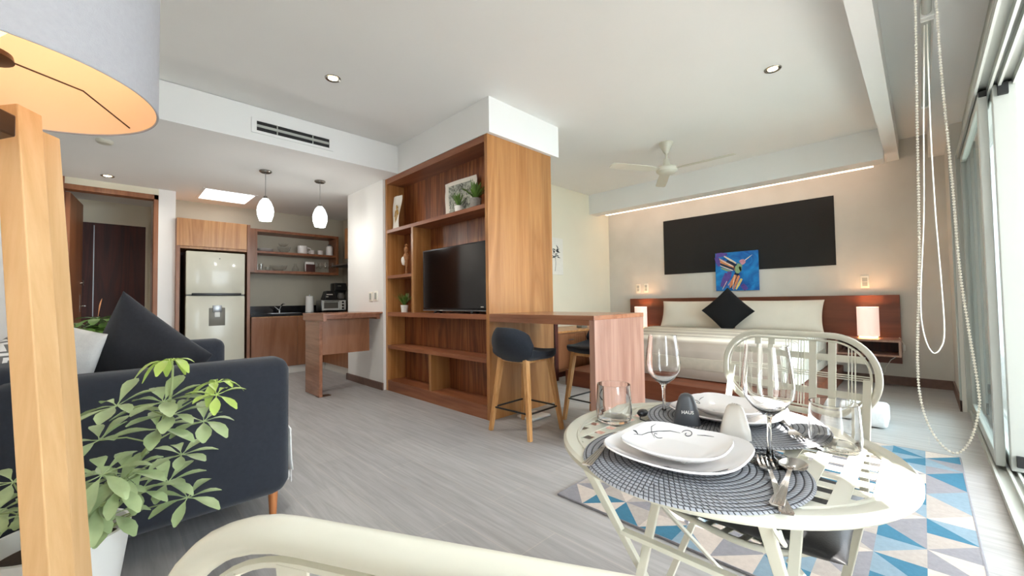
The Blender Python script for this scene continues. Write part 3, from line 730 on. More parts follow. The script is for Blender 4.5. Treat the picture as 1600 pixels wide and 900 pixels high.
# ================================================================== KITCHEN
def cabinet_front(name, parent, x0, x1, y, z0, z1, m, handle=None):
    return obj(name, box(B(), x0, x1, y-.018, y, z0, z1), m, parent, smooth=0, bevel=.0015)
KY = 6.76
t = thing('base_cabinet', 'long brown base cabinet under the black counter on the kitchen back wall', 'cabinet', (2.2, 7.0, 0))
obj('body', box(B(), 1.44, 2.98, KY+.018, 7.38, .11, .865), 'wood_kitchen', t, smooth=0)
obj('kick_board', box(B(), 1.44, 2.98, KY+.04, 7.3, 0, .11), 'kick_white', t, smooth=0)
for x0, x1 in ((1.445, 2.05), (2.054, 2.43)): cabinet_front('door', t, x0, x1, KY+.018, .115, .862, 'wood_kitchen')
t = thing('side_base_cabinet', 'brown base cabinet on the right side of the kitchen running towards the white pillar', 'cabinet', (2.7, 6.2, 0))
obj('body', box(B(), 2.45, 2.98, 5.62, KY+.01, .11, .865), 'wood_kitchen', t, smooth=0)
obj('kick_board', box(B(), 2.47, 2.9, 5.62, KY+.03, 0, .11), 'kick_white', t, smooth=0)
for i in range(2): obj('door', box(B(), 2.433, 2.45, 5.625+i*.565, 6.185+i*.565, .115, .862), 'wood_kitchen', t, smooth=0, bevel=.0015)
t = thing('worktop', 'polished black granite worktop with upstand on the kitchen back wall', 'worktop', (2.2, 7.0, .865))
bm = B(); box(bm, 1.425, 2.985, KY-.02, 7.38, .867, .905); box(bm, 2.41, 2.985, 5.61, KY-.02, .867, .905); obj('slab', bm, 'granite_black', t, smooth=0, bevel=.002)
obj('upstand', box(B(), 1.425, 2.985, 7.38, 7.398, .905, 1.02), 'granite_black', t, smooth=0)
obj('pale_edge_strip', box(B(), 1.44, 2.41, KY-.012, KY+.02, .853, .867), 'wood_kitchen_light', t, smooth=0)
# fridge niche
t = thing('fridge_cabinet', 'light walnut cabinet surround enclosing the refrigerator with a closed cupboard on top', 'cabinet', (1.0, 7.0, 0))
for x0, x1 in ((.602, .64), (1.385, 1.424)): obj('side_panel', box(B(), x0, x1, KY, 7.39, 0, 2.19), 'wood_kitchen', t, smooth=0, bevel=.0015)
obj('upper_box', box(B(), .64, 1.385, KY+.02, 7.39, 1.80, 2.19), 'wood_kitchen_light', t, smooth=0)
obj('door', box(B(), .605, 1.375, KY-.018, KY+.0, 1.83, 2.19), 'wood_kitchen_light', t, smooth=0, bevel=.0015)
obj('back_panel', box(B(), .64, 1.385, 7.37, 7.39, 0, 1.8), 'wood_door', t, smooth=0)
t = thing('refrigerator', 'cream two-door refrigerator with a water dispenser in the lower door', 'refrigerator', (1.03, 7.0, 0))
bm = B(); rbox(bm, .705, 1.35, 6.80, 7.34, .02, 1.755, .01, 2); obj('body', bm, 'dispenser_grey', t)
dd = B(); rbox(dd, .70, 1.355, 6.735, 6.80, .06, 1.175, .012, 3); fd = obj('lower_door', dd, 'fridge_cream', t)
dd = B(); rbox(dd, .70, 1.355, 6.735, 6.80, 1.19, 1.765, .012, 3); fu = obj('upper_door', dd, 'fridge_cream', t)
bm = B(); rbox(bm, .76, 1.31, 6.722, 6.737, 1.178, 1.21, .005, 2); obj('handle', bm, 'black_plastic', fd)
bm = B(); box(bm, .705, 1.35, 6.76, 6.80, 1.174, 1.191); obj('door_seal', bm, 'black_plastic', t)
bm = B(); rbox(bm, .945, 1.125, 6.729, 6.737, .77, 1.01, .006, 2); wd = obj('water_dispenser', bm, 'dispenser_grey', fd)
bm = B(); rbox(bm, .985, 1.085, 6.715, 6.731, .955, 1.045, .005, 2); obj('dispenser_head', bm, 'steel_brushed', fd)
bm = B(); rbox(bm, 1.005, 1.065, 6.718, 6.73, .885, .955, .006, 2); obj('dispenser_lever', bm, 'metal_white', fd)
bm = B(); cyl(bm, (1.06, 0, 0), .008, 0, .004, 12); bmesh.ops.rotate(bm, verts=bm.verts[:], cent=(1.06, 0, 0), matrix=Matrix.Rotation(PI/2, 3, 'X')); bmesh.ops.translate(bm, verts=bm.verts[:], vec=(.0, 6.735, 1.68)); obj('badge', bm, 'dispenser_grey', fu)
# wall shelf unit
t = thing('wall_shelf', 'open brown wooden wall shelf unit with two compartments above the kitchen counter', 'shelf', (2.17, 7.2, 1.53))
SX0, SX1, SY = 1.535, 2.79, 7.05
obj('top_board', box(B(), SX0, SX1, SY, 7.395, 2.155, 2.195), 'wood_trim', t, smooth=0, bevel=.0015)
obj('bottom_board', box(B(), SX0, SX1, SY, 7.395, 1.53, 1.57), 'wood_trim', t, smooth=0, bevel=.0015)
for x0, x1 in ((SX0, SX0+.04), (SX1-.04, SX1)): obj('side_panel', box(B(), x0, x1, SY, 7.395, 1.57, 2.155), 'wood_kitchen', t, smooth=0, bevel=.0015)
obj('shelf', box(B(), SX0+.04, SX1-.04, SY+.01, 7.395, 1.83, 1.865), 'wood_trim', t, smooth=0, bevel=.0015)
bm = B(); rbox(bm, SX0-.125, SX0-.002, 7.02, 7.39, 1.53, 2.19, .002, 1); one('filler_cabinet', bm, 'wood_kitchen', 'narrow brown filler panel between the fridge surround and the wall shelf', 'panel', smooth=0)
ZS1, ZS2 = 1.866, 1.571
# items on the shelves
for k in range(4):
    bm = B(); lathe(bm, [(0, 0), (.07, 0), (.115, .012), (.112, .014), (.07, .004), (0, .004)], (1.71, 7.2, ZS1+.001+k*.011), 28)
    one('plate', bm, 'ceramic_white', ['white plate at the bottom of the stack', 'white plate second from the bottom of the stack', 'white plate third from the bottom of the stack', 'white plate on top of the stack'][k]+' on the upper kitchen shelf', 'plate', 'stacked plates on the kitchen shelf')
def bowl(x, y, z, r, h, m, lab, g=None, name='bowl'):
    bm = B(); lathe(bm, [(0, 0), (r*.45, 0), (r*.85, h*.45), (r, h), (r*.96, h), (r*.8, h*.45), (r*.4, .006), (0, .006)], (x, y, z), 28); return one(name, bm, m, lab, 'bowl', g)
bowl(1.98, 7.2, ZS1+.001, .10, .10, 'cup_glass', 'clear glass bowl on the upper kitchen shelf beside the plates')
bowl(1.97, 7.2, ZS1+.105, .075, .05, 'cup_glass', 'small clear glass bowl resting on the larger bowl on the upper shelf')
bowl(1.90, 7.19, ZS2+.001, .13, .09, 'cup_glass', 'wide clear glass bowl on the lower kitchen shelf')
t = thing('mug', 'large white mug with a grey pattern on the upper kitchen shelf', 'mug', (2.25, 7.18, ZS1))
bm = B(); lathe(bm, [(0, 0), (.06, 0), (.075, .02), (.076, .12), (.07, .135), (.066, .13), (.068, .02), (0, .012)], (2.25, 7.18, ZS1+.001), 28); obj('body', bm, 'ceramic_white', t)
bm = B(); tube(bm, [(2.32, 7.16, ZS1+.11), (2.365, 7.15, ZS1+.10), (2.37, 7.15, ZS1+.06), (2.32, 7.16, ZS1+.03)], .008); obj('handle', bm, 'ceramic_white', t)
def cupt(x, y, z, r, h, m, lab, g):
    bm = B(); lathe(bm, [(0, 0), (r*.8, 0), (r*.95, h*.3), (r, h), (r*.93, h), (r*.85, h*.3), (r*.7, .006), (0, .006)], (x, y, z+.001), 20); return one('cup', bm, m, lab, 'cup', g)
cupt(2.40, 7.2, ZS1, .048, .075, 'ceramic_white', 'small white cup beside the large mug on the upper shelf', 'cups on the upper kitchen shelf')
cupt(2.54, 7.2, ZS1, .045, .08, 'ceramic_white', 'small rounded white cup standing alone near the right of the upper shelf', 'cups on the upper kitchen shelf')
t = thing('storage_jar', 'tall white jar with a dark lid at the right end of the upper kitchen shelf', 'jar', (2.685, 7.18, ZS1))
bm = B(); lathe(bm, [(0, 0), (.05, 0), (.055, .02), (.055, .15), (.04, .17), (0, .17)], (2.685, 7.18, ZS1+.001), 24); obj('body', bm, 'ceramic_white', t)
bm = B(); cyl(bm, (2.685, 7.18, ZS1), .028, .17, .19, 16); obj('lid', bm, 'ceramic_grey', t)
def tumbler_small(x, y, z, r, h, lab):
    bm = B(); lathe(bm, [(0, 0), (r*.9, 0), (r, h), (r*.92, h), (r*.8, .006), (0, .006)], (x, y, z+.001), 18); one('drinking_glass', bm, 'cup_glass', lab, 'glass', 'small glasses on the lower kitchen shelf')
tumbler_small(1.60, 7.16, ZS2, .026, .09, 'slim clear glass at the far left of the lower kitchen shelf')
tumbler_small(1.66, 7.20, ZS2, .028, .11, 'taller clear glass second from the left on the lower kitchen shelf')
tumbler_small(1.74, 7.16, ZS2, .04, .06, 'short wide clear glass just left of the wide glass bowl')
bm = B(); lathe(bm, [(0, 0), (.045, 0), (.055, .04), (.03, .085), (.018, .11), (.024, .13), (.02, .13), (.014, .11), (.026, .083), (.05, .04), (.04, .005), (0, .005)], (2.14, 7.17, ZS2+.001), 20); one('carafe', bm, 'cup_glass', 'small round clear carafe right of the wide glass bowl', 'carafe')
t = thing('napkin_holder', 'dark square napkin holder filled with white napkins on the lower kitchen shelf', 'napkin holder', (2.36, 7.16, ZS2))
bm = B(); box(bm, 2.29, 2.43, 7.12, 7.13, ZS2+.001, ZS2+.13); box(bm, 2.29, 2.43, 7.19, 7.2, ZS2+.001, ZS2+.13); box(bm, 2.29, 2.43, 7.13, 7.19, ZS2+.001, ZS2+.01); obj('holder', bm, 'wood_door', t, smooth=0)
bm = B(); rbox(bm, 2.285, 2.42, 7.132, 7.188, ZS2+.01, ZS2+.17, .006, 2); obj('napkins', bm, 'paper_towel', t)
# wine glass builder (used on the shelf and on the table)
def wine_glass(h, rb, lab, group, m):
    t = thing('wine_glass', lab, 'wine glass', local=True, group=group)
    k = h
    prof = [(0, 0), (rb*.86, 0), (rb*.88, .0022), (rb*.5, .004), (.007, .010), (.0038, .03), (.0038, k*.32), (.0055, k*.38), (.012, k*.415), (rb*.62, k*.47), (rb*.93, k*.56), (rb, k*.66), (rb*.93, k*.82), (rb*.80, k)]
    inner = [(rb*.80-.0013, k), (rb*.93-.0015, k*.82), (rb-.0016, k*.66), (rb*.93-.0016, k*.56), (rb*.6, k*.475), (.01, k*.43), (0, k*.425)]
    bm = B(); lathe(bm, prof[:8], (0, 0, 0), 40); 
    # foot + stem as one part, bowl as another
    bm.free(); bm = B(); lathe(bm, [(0, 0), (rb*.86, 0), (rb*.88, .0022), (rb*.5, .004), (.007, .010), (.0038, .03), (.0038, k*.32), (.0055, k*.38), (.010, k*.408), (0, k*.41)], (0, 0, 0), 36); obj('stem', bm, m, t, smooth=60)
    bm = B(); lathe(bm, [(0, k*.412)]+prof[8:]+inner, (0, 0, 0), 44); obj('bowl', bm, m, t, smooth=60)
    return t
g0 = wine_glass(.17, .034, 'clear wine glass just right of the napkin holder on the lower kitchen shelf', 'wine glasses on the kitchen shelf', 'cup_glass'); g0.location = (2.47, 7.18, ZS2+.001)
for x, y, lab in ((2.55, 7.22, 'clear wine glass second to the right of the napkin holder'), (2.60, 7.13, 'clear wine glass third to the right of the napkin holder'), (2.66, 7.2, 'clear wine glass fourth to the right of the napkin holder'), (2.71, 7.11, 'clear wine glass nearest the right end of the lower kitchen shelf')): dup(g0, (x, y, ZS2+.001), 0, lab)
# right hand cabinet and hood
t = thing('upper_cabinet', 'brown upper cabinet at the right edge of the kitchen, mostly hidden by the pillar', 'cabinet', (2.85, 6.3, 1.78))
obj('body', box(B(), 2.77, 2.99, 5.62, 6.70, 1.78, 2.28), 'wood_kitchen_light', t, smooth=0); obj('door', box(B(), 2.752, 2.77, 5.62, 6.70, 1.78, 2.28), 'wood_kitchen_light', t, smooth=0, bevel=.0015)
t = thing('range_hood', 'dark slanted range hood at the right edge of the kitchen', 'range hood', (2.8, 6.6, 1.68))
bm = B(); hexa(bm, [(2.62, 6.35, 1.66), (2.99, 6.35, 1.66), (2.99, 7.0, 1.66), (2.62, 7.0, 1.66)], [(2.66, 6.4, 1.685), (2.99, 6.4, 1.76), (2.99, 6.98, 1.76), (2.66, 6.98, 1.685)]); obj('canopy', bm, 'steel_brushed', t, smooth=0)
obj('filter', box(B(), 2.66, 2.97, 6.4, 6.95, 1.654, 1.66), 'black_metal', t, smooth=0)
# counter items
t = thing('kitchen_faucet', 'chrome kitchen faucet at the sink on the black worktop', 'faucet', (1.93, 7.25, .905))
bm = B(); cyl(bm, (1.93, 7.25, .905), .02, 0, .05, 16); tube(bm, [(1.93, 7.25, .95), (1.95, 7.22, 1.03), (1.96, 7.16, 1.055), (1.96, 7.08, 1.045)], .011); obj('spout', bm, 'steel', t)
bm = B(); tube(bm, [(1.92, 7.25, .955), (1.86, 7.24, 1.01)], .008); obj('lever', bm, 'steel', t)
t = thing('kitchen_sink', 'stainless steel sink set in the black worktop below the faucet', 'sink', (1.93, 7.05, .9))
bm = B(); box(bm, 1.72, 2.14, 6.88, 6.9, .9055, .91); box(bm, 1.72, 2.14, 7.19, 7.21, .9055, .91); box(bm, 1.72, 1.74, 6.9, 7.19, .9055, .91); box(bm, 2.12, 2.14, 6.9, 7.19, .9055, .91); obj('rim', bm, 'steel', t, smooth=0)
obj('basin', box(B(), 1.74, 2.12, 6.9, 7.19, .9052, .907), 'steel_brushed', t, smooth=0)
t = thing('paper_towel_roll', 'upright white paper towel roll on the black kitchen worktop', 'paper towel', (2.32, 7.05, .906))
bm = B(); lathe(bm, [(.02, 0), (.062, 0), (.056, .26), (.02, .26)], (2.32, 7.05, .912), 28, close=True); obj('roll', bm, 'paper_towel', t)
bm = B(); cyl(bm, (2.32, 7.05, .906), .07, 0, .006, 24); cyl(bm, (2.32, 7.05, .906), .008, .006, .29, 12); obj('holder', bm, 'steel', t)
t = thing('toaster_oven', 'steel toaster oven with three round knobs on the kitchen worktop', 'toaster oven', (2.66, 7.1, .906))
X0, X1, Y0 = 2.47, 2.87, 6.93
bm = B(); rbox(bm, X0, X1, Y0+.015, 7.2, .925, 1.105, .01, 2); obj('body', bm, 'steel_brushed', t)
d_ = obj('door', box(B(), X0+.01, X1-.115, Y0, Y0+.015, .935, 1.095), 'metal_white', t, smooth=0, bevel=.002)
obj('door_glass', box(B(), X0+.035, X1-.135, Y0-.002, Y0+.001, .965, 1.065), 'oven_glass', d_, smooth=0)
bm = B(); tube(bm, [(X0+.03, Y0-.022, 1.083), (X1-.13, Y0-.022, 1.083)], .006); obj('handle', bm, 'steel', d_)
obj('control_panel', box(B(), X1-.11, X1-.005, Y0, Y0+.015, .935, 1.095), 'metal_white', t, smooth=0, bevel=.002)
for z in (.965, 1.015, 1.065):
    bm = B(); lathe(bm, [(0, 0), (.017, 0), (.015, .014), (0, .014)], (0, 0, 0), 18); bmesh.ops.rotate(bm, verts=bm.verts[:], cent=(0, 0, 0), matrix=Matrix.Rotation(PI/2, 3, 'X')); bmesh.ops.translate(bm, verts=bm.verts[:], vec=(X1-.057, Y0, z)); obj('knob', bm, 'black_plastic', t)
for x in (X0+.03, X1-.03):
    for y in (Y0+.04, 7.17):
        bm = B(); cyl(bm, (x, y, .906), .012, 0, .02, 10); obj('foot', bm, 'black_plastic', t)
t = thing('sandwich_press', 'black sandwich press with a pale logo band resting on top of the toaster oven', 'appliance', (2.62, 7.08, 1.106))
bm = B(); hexa(bm, [(2.53, 7.0, 1.107), (2.75, 7.0, 1.107), (2.75, 7.18, 1.107), (2.53, 7.18, 1.107)], [(2.575, 7.02, 1.26), (2.70, 7.02, 1.26), (2.70, 7.16, 1.26), (2.575, 7.16, 1.26)]); obj('body', bm, 'black_plastic', t, bevel=.012)
bm = B(); box(bm, 2.572, 2.672, 6.998, 7.012, 1.19, 1.207); box(bm, 2.565, 2.6, 6.998, 7.01, 1.155, 1.168); obj('logo_band', bm, 'paper', t, smooth=0)
t = thing('coffee_maker', 'tall black drip coffee maker in the corner behind the toaster oven', 'coffee maker', (2.84, 7.24, .906))
bm = B(); rbox(bm, 2.77, 2.95, 7.2, 7.37, .906, 1.40, .012, 2); obj('body', bm, 'black_plastic', t)
bm = B(); rbox(bm, 2.77, 2.95, 7.12, 7.21, 1.27, 1.40, .01, 2); obj('filter_housing', bm, 'black_plastic', t)
bm = B(); lathe(bm, [(0, 0), (.05, 0), (.062, .05), (.045, .1), (.048, .11), (0, .11)], (2.86, 7.13, 1.12), 20); obj('carafe', bm, 'oven_glass', t)
bm = B(); rbox(bm, 2.78, 2.94, 7.08, 7.2, 1.09, 1.118, .008, 2); rbox(bm, 2.80, 2.92, 7.1, 7.2, .906, 1.09, .01, 2); obj('hot_plate', bm, 'black_plastic', t)
obj('display', box(B(), 2.80, 2.86, 7.117, 7.121, 1.34, 1.36), 'dispenser_grey', t)
t = thing('kettle', 'pale cream kettle half hidden by the pillar on the kitchen worktop', 'kettle', (2.93, 6.75, .906))
bm = B(); lathe(bm, [(0, 0), (.06, 0), (.062, .02), (.05, .17), (.03, .2), (0, .205)], (2.91, 6.78, .907), 24); obj('body', bm, 'ceramic_cream', t)
bm = B(); tube(bm, [(2.95, 6.74, 1.1), (2.985, 6.72, 1.08), (2.985, 6.72, 1.0), (2.955, 6.74, .95)], .008); obj('handle', bm, 'black_plastic', t)

# peninsula
t = thing('breakfast_counter', 'brown wooden fold-out counter with one wide leg fixed to the white pillar', 'counter', (1.98, 4.98, 0))
bm = B(); box(bm, 1.652, 2.343, 4.59, 5.26, .918, .937); obj('table_top', bm, 'wood_bar_top', t, smooth=0, bevel=.002)
bm = B(); box(bm, 1.655, 1.69, 4.60, 5.255, .852, .918); box(bm, 1.69, 2.32, 4.62, 4.65, .875, .918); box(bm, 1.69, 2.343, 5.22, 5.25, .86, .918); box(bm, 2.30, 2.343, 4.66, 5.2, .852, .918); obj('apron', bm, 'wood_bar_top', t, smooth=0, bevel=.002)
bm = B(); box(bm, 1.665, 1.70, 4.75, 5.2, .004, .852); obj('leg', bm, 'wood_bar_top', t, smooth=0, bevel=.002)
bm = B(); box(bm, 1.70, 2.25, 4.75, 4.775, .47, .875); obj('hanging_panel', bm, 'wood_kitchen', t, smooth=0, bevel=.002)
bm = B(); box(bm, 1.66, 1.80, 4.77, 4.85, 0, .008); obj('foot_plate', bm, 'bronze_dark', t, smooth=0)
# switches on the pillar
def plate(name, lab, axis, c, w, h, group, n=2, m='switch_white'):
    x, y, z = c; t = thing(name, lab, 'switch', c, group=group)
    if axis == 'x':   # plate faces -x
        bm = B(); rbox(bm, x-.012, x, y-w/2, y+w/2, z-h/2, z+h/2, .003, 2); obj('cover_plate', bm, m, t)
        for k in range(n): obj('rocker', box(B(), x-.015, x-.012, y-w*.3, y+w*.3, z-h*.36+k*h*.72/n+.003, z-h*.36+(k+1)*h*.72/n-.003), 'frame_white', t, smooth=0, bevel=.001)
plate('light_switch', 'left of the two white wall switches on the white pillar', 'x', (2.345, 4.895, 1.127), .085, .12, 'switches on the pillar', 1)
plate('light_switch', 'right of the two white wall switches on the white pillar', 'x', (2.345, 4.757, 1.132), .085, .12, 'switches on the pillar', 1)
plate('light_switch', 'left one of the two switch plates above the left bedside lamp', 'x', (6.57, 3.49, 1.23), .075, .15, 'switches by the bed', 2)
plate('light_switch', 'right one of the two switch plates above the left bedside lamp', 'x', (6.57, 3.345, 1.235), .075, .15, 'switches by the bed', 2)
plate('light_switch', 'single white switch plate on the wall above the right bedside lamp', 'x', (6.57, .49, 1.217), .08, .15, None, 2)
# pendants
def pendant(x, y, lab):
    t = thing('pendant_lamp', lab, 'pendant lamp', (x, y, 1.98), group='pendant lamps over the breakfast counter')
    bm = B(); lathe(bm, [(0, ZK), (.062, ZK), (.062, ZK-.012), (.05, ZK-.022), (0, ZK-.022)], (x, y, 0), 28); obj('ceiling_cup', bm, 'nickel', t)
    bm = B(); cyl(bm, (x, y, 0), .0035, 2.24, ZK-.02, 8); obj('cord', bm, 'steel_brushed', t)
    bm = B(); lathe(bm, [(0, 2.262), (.018, 2.262), (.022, 2.235), (.03, 2.23), (0, 2.23)], (x, y, 0), 20); obj('cap', bm, 'nickel', t)
    bm = B(); lathe(bm, [(.028, 2.235), (.055, 2.20), (.078, 2.14), (.084, 2.10), (.08, 2.05), (.06, 1.985), (.056, 1.985), (.076, 2.05), (.08, 2.1), (.074, 2.14), (.05, 2.2), (.024, 2.23)], (x, y, 0), 32, close=True); obj('shade', bm, 'pendant_glass', t, smooth=60)
    light('pendant_bulb', 'POINT', (x, y, 1.93), 5, (1, .97, .92), shadow_soft_size=.05)
pendant(1.228, 5.154, 'left white egg-shaped glass pendant lamp before the kitchen')
pendant(1.815, 5.153, 'right white egg-shaped glass pendant lamp before the kitchen')

# ================================================================== BED
t = thing('bed', 'wide low bed with a dark red-brown wooden base and pale ribbed bedding', 'bed', (5.2, 1.95, 0))
bm = B(); box(bm, 4.02, 6.5, .72, 3.14, .0, .19); obj('base', bm, 'wood_headboard', t, smooth=0, bevel=.004)
bm = B(); rbox(bm, 4.40, 6.46, .90, 2.96, .19, .56, .05, 3); obj('mattress', bm, 'linen_white', t)
prof = [(4.372, .20), (4.358, .24), (4.350, .30), (4.352, .42), (4.348, .50), (4.358, .565), (4.385, .603)]
prof += [(4.41+.0145*k, .612+.007*math.sin(k*.0145*2*PI/.085)+.006*math.sin(k*.0145*9)) for k in range(130)]
prof += [(6.30, .60), (6.30, .20)]
bm = B(); L_ = []
for y, k in ((.850, 0), (.853, 1), (.875, 2), (2.985, 2), (3.007, 1), (3.010, 0)):
    L_.append([bm.verts.new((x, y, z-(.035 if k == 0 else .012 if k == 1 else 0)*(z > .5))) for x, z in prof])
for A_, B_ in zip(L_[:-1], L_[1:]):
    for q in range(len(prof)): bm.faces.new((A_[q], A_[(q+1) % len(prof)], B_[(q+1) % len(prof)], B_[q]))
bm.faces.new(L_[0]); bm.faces.new(L_[-1])
obj('quilt', bm, 'quilt', t)
bm = B(); rbox(bm, 4.343, 4.36, .845, 3.015, .30, .42, .006, 2); obj('grey_band', bm, 'linen_grey', t)
bm = B(); rbox(bm, 4.36, 6.1, .842, .856, .30, .42, .005, 2); obj('grey_band', bm, 'linen_grey', t)
t = thing('headboard', 'long low red-brown wooden headboard fixed to the plaster wall', 'headboard', (6.53, 1.9, .25))
obj('panel', box(B(), 6.505, 6.566, .187, 3.62, .255, 1.053), 'wood_headboard', t, smooth=0, bevel=.002)
def place(bm, c, ex, ey):
    ex = V3(ex).normalized(); ez = ex.cross(V3(ey)).normalized(); ey = ez.cross(ex)
    M_ = Matrix(((ex.x, ey.x, ez.x, c[0]), (ex.y, ey.y, ez.y, c[1]), (ex.z, ey.z, ez.z, c[2]), (0, 0, 0, 1)))
    bmesh.ops.transform(bm, matrix=M_, verts=bm.verts[:]); return bm
for y, lab, sd in ((2.47, 'large white bed pillow on the left half of the headboard', 1), (1.38, 'large white bed pillow on the right half of the headboard', 2)):
    bm = pillow(B(), 1.02, .43, .17, 20, 2.6, .05, sd, .012); place(bm, (6.36, y, .80), (0, 1, 0), (.32, 0, 1))
    one('bed_pillow', bm, 'linen_white', lab, 'pillow', 'bed pillows', smooth=180)
bm = pillow(B(), .47, .47, .14, 18, 2.2, .05, 5, .008)
place(bm, (6.12, 1.92, .865), (0, 1, 1), (.35, -.94, 1)); one('throw_pillow', bm, 'fabric_black', 'black square cushion standing on one corner between the bed pillows', 'cushion', smooth=180)
# painted black panel and canvas above
one('wall_panel', box(B(), 6.556, 6.569, .758, 3.007, 1.444, 2.335), 'black_paint', 'large matt black rectangle on the plaster wall above the bed', 'wall panel', smooth=0)
t = thing('painting', 'blue canvas painting of a hummingbird above the black cushion', 'painting', (6.54, 1.91, 1.15))
obj('canvas', box(B(), 6.525, 6.553, 1.62, 2.195, 1.15, 1.72), 'paint_blue', t, smooth=0, bevel=.003)
px = 6.522
def P2(u, v): return (px, 2.195-u*.575, 1.72-v*.57)   # u right, v down in the picture
def stroke(name, m, strokes):
    bm = B()
    for k, (u0, v0, u1, v1, w0, w1) in enumerate(strokes):
        d_ = Vector((u1-u0, v1-v0)); nrm = Vector((-d_.y, d_.x)).normalized(); pts = []
        for (a, b, w) in ((u0, v0, w0), ((u0+u1)/2, (v0+v1)/2, max(w0, w1)*1.15), (u1, v1, w1)): pts.append((a, b, w))
        L_ = [P2(a+nrm.x*w/2, b+nrm.y*w/2) for a, b, w in pts]+[P2(a-nrm.x*w/2, b-nrm.y*w/2) for a, b, w in pts[::-1]]
        o_ = .0003*k
        hexa(bm, [(x+.002, y, z) for x, y, z in L_], [(x-o_, y, z) for x, y, z in L_])
    obj(name, bm, m, t, smooth=0)
stroke('purple_strokes', 'paint_purple', [(.02, .05, .3, .05, .1, .05), (.3, .55, .16, .9, .14, .12), (.62, .85, .72, .98, .1, .1), (.03, .1, .1, .35, .1, .05), (.35, .5, .28, .75, .1, .08)])
stroke('dark_strokes', 'paint_dark', [(.28, .22, .5, .38, .06, .1), (.52, .55, .36, .92, .1, .06), (.1, .28, .45, .45, .05, .05)])
stroke('orange_strokes', 'paint_orange', [(.08, .2, .46, .42, .05, .08), (.2, .3, .48, .46, .05, .05), (.48, .6, .34, .92, .07, .03), (.56, .62, .42, .98, .05, .02)])
stroke('pink_strokes', 'paint_pink', [(.05, .12, .42, .36, .03, .04), (.5, .58, .30, .86, .03, .02)])
stroke('cream_strokes', 'paint_cream', [(.22, .09, .5, .30, .03, .04), (.1, .16, .44, .38, .015, .025), (.34, .62, .16, .96, .012, .012), (.46, .6, .4, .95, .015, .01), (.7, .24, .87, .11, .02, .006), (.12, .33, .42, .48, .015, .02)])
stroke('green_strokes', 'paint_green', [(.5, .36, .62, .42, .14, .12), (.56, .38, .52, .56, .15, .06), (.14, .4, .36, .5, .03, .04)])
stroke('yellow_strokes', 'paint_yellow', [(.62, .7, .48, .97, .05, .03), (.58, .38, .6, .5, .04, .04)])
stroke('head', 'paint_pink', [(.6, .3, .7, .24, .12, .09)])
# bedside lamps and shelves
def bedside(y, lab, lab2, cord):
    t = thing('bedside_lamp', lab, 'lamp', (6.33, y, .555), group='bedside lamps')
    bm = B(); cyl(bm, (6.33, y, .556), .085, 0, .014, 28); obj('base', bm, 'lamp_glow', t)
    bm = B(); lathe(bm, [(.1, .02), (.1, .36), (.097, .36), (.097, .02)], (6.33, y, .556), 32, close=True); obj('shade', bm, 'night_shade', t, smooth=60)
    light('bedside_bulb', 'POINT', (6.33, y, .556+.24), 5.5, (1, .62, .3), shadow_soft_size=.03)
    t = thing('bedside_shelf', lab2, 'nightstand', (6.3, y, .36), group='floating bedside shelves')
    y0, y1 = y-.28, y+.28
    bm = B(); box(bm, 6.10, 6.5, y0, y1, .53, .555); box(bm, 6.10, 6.5, y0, y1, .37, .39); box(bm, 6.10, 6.5, y0, y0+.02, .39, .53); box(bm, 6.10, 6.5, y1-.02, y1, .39, .53); obj('box', bm, 'wood_bar', t, smooth=0, bevel=.0015)
    obj('back', box(B(), 6.48, 6.5, y0+.02, y1-.02, .39, .53), 'wood_door', t, smooth=0)
bedside(.46, 'glowing cylindrical bedside lamp on the right floating shelf', 'floating wooden bedside shelf at the right end of the headboard', True)
bedside(3.33, 'glowing cylindrical bedside lamp on the left side of the bed', 'floating wooden bedside shelf at the left end of the headboard', False)
t = thing('lamp_cord', 'white lamp cord with a switch hanging below the right bedside shelf', 'cord', (6.4, .16, .2))
bm = B(); tube(bm, [(6.35, .20, .57), (6.36, .165, .50), (6.38, .168, .40), (6.45, .28, .30), (6.5, .33, .20), (6.52, .34, .14)], .004, 6); obj('wire', bm, 'bead_white', t)
bm = B(); rbox(bm, 6.345, 6.37, .15, .175, .42, .49, .008, 2); obj('inline_switch', bm, 'metal_white', t)
bm = B(); rbox(bm, 4.3, 4.62, .22, .50, .005, .16, .03, 3); one('folded_blanket', bm, 'towel_pale', 'pale folded fabric bundle on the floor beside the foot of the bed', 'blanket')

# ================================================================== BLINDS AND CHAINS
def chain(name, lab, x, pts, r, pitch, m='bead_white', beads=True, cord=.0012):
    t = thing(name, lab, 'blind chain', (x, pts[len(pts)//2][0], pts[len(pts)//2][1]))
    # smooth the polyline
    P = [Vector((x, a, b)) for a, b in pts]; Q = []
    for i in range(len(P)-1):
        p0, p1, p2, p3 = P[max(i-1, 0)], P[i], P[i+1], P[min(i+2, len(P)-1)]
        for k in range(12):
            s = k/12; Q.append(.5*((2*p1)+(-p0+p2)*s+(2*p0-5*p1+4*p2-p3)*s*s+(-p0+3*p1-3*p2+p3)*s**3))
    Q.append(P[-1])
    bm = B(); tube(bm, Q, cord, 6); obj('cord', bm, m, t)
    if beads:
        bm = B(); acc = 0; last = Q[0]; tgt = 0
        for a, b in zip(Q[:-1], Q[1:]):
            L_ = (b-a).length
            while tgt <= acc+L_:
                c = a+(b-a)*((tgt-acc)/max(L_, 1e-6)); lathe(bm, [(0, -r), (r*.72, -r*.7), (r, 0), (r*.72, r*.7), (0, r)], c, 8); tgt += pitch
            acc += L_
        o = obj('beads', bm, m, t, smooth=180); o['kind'] = 'stuff'
    return t
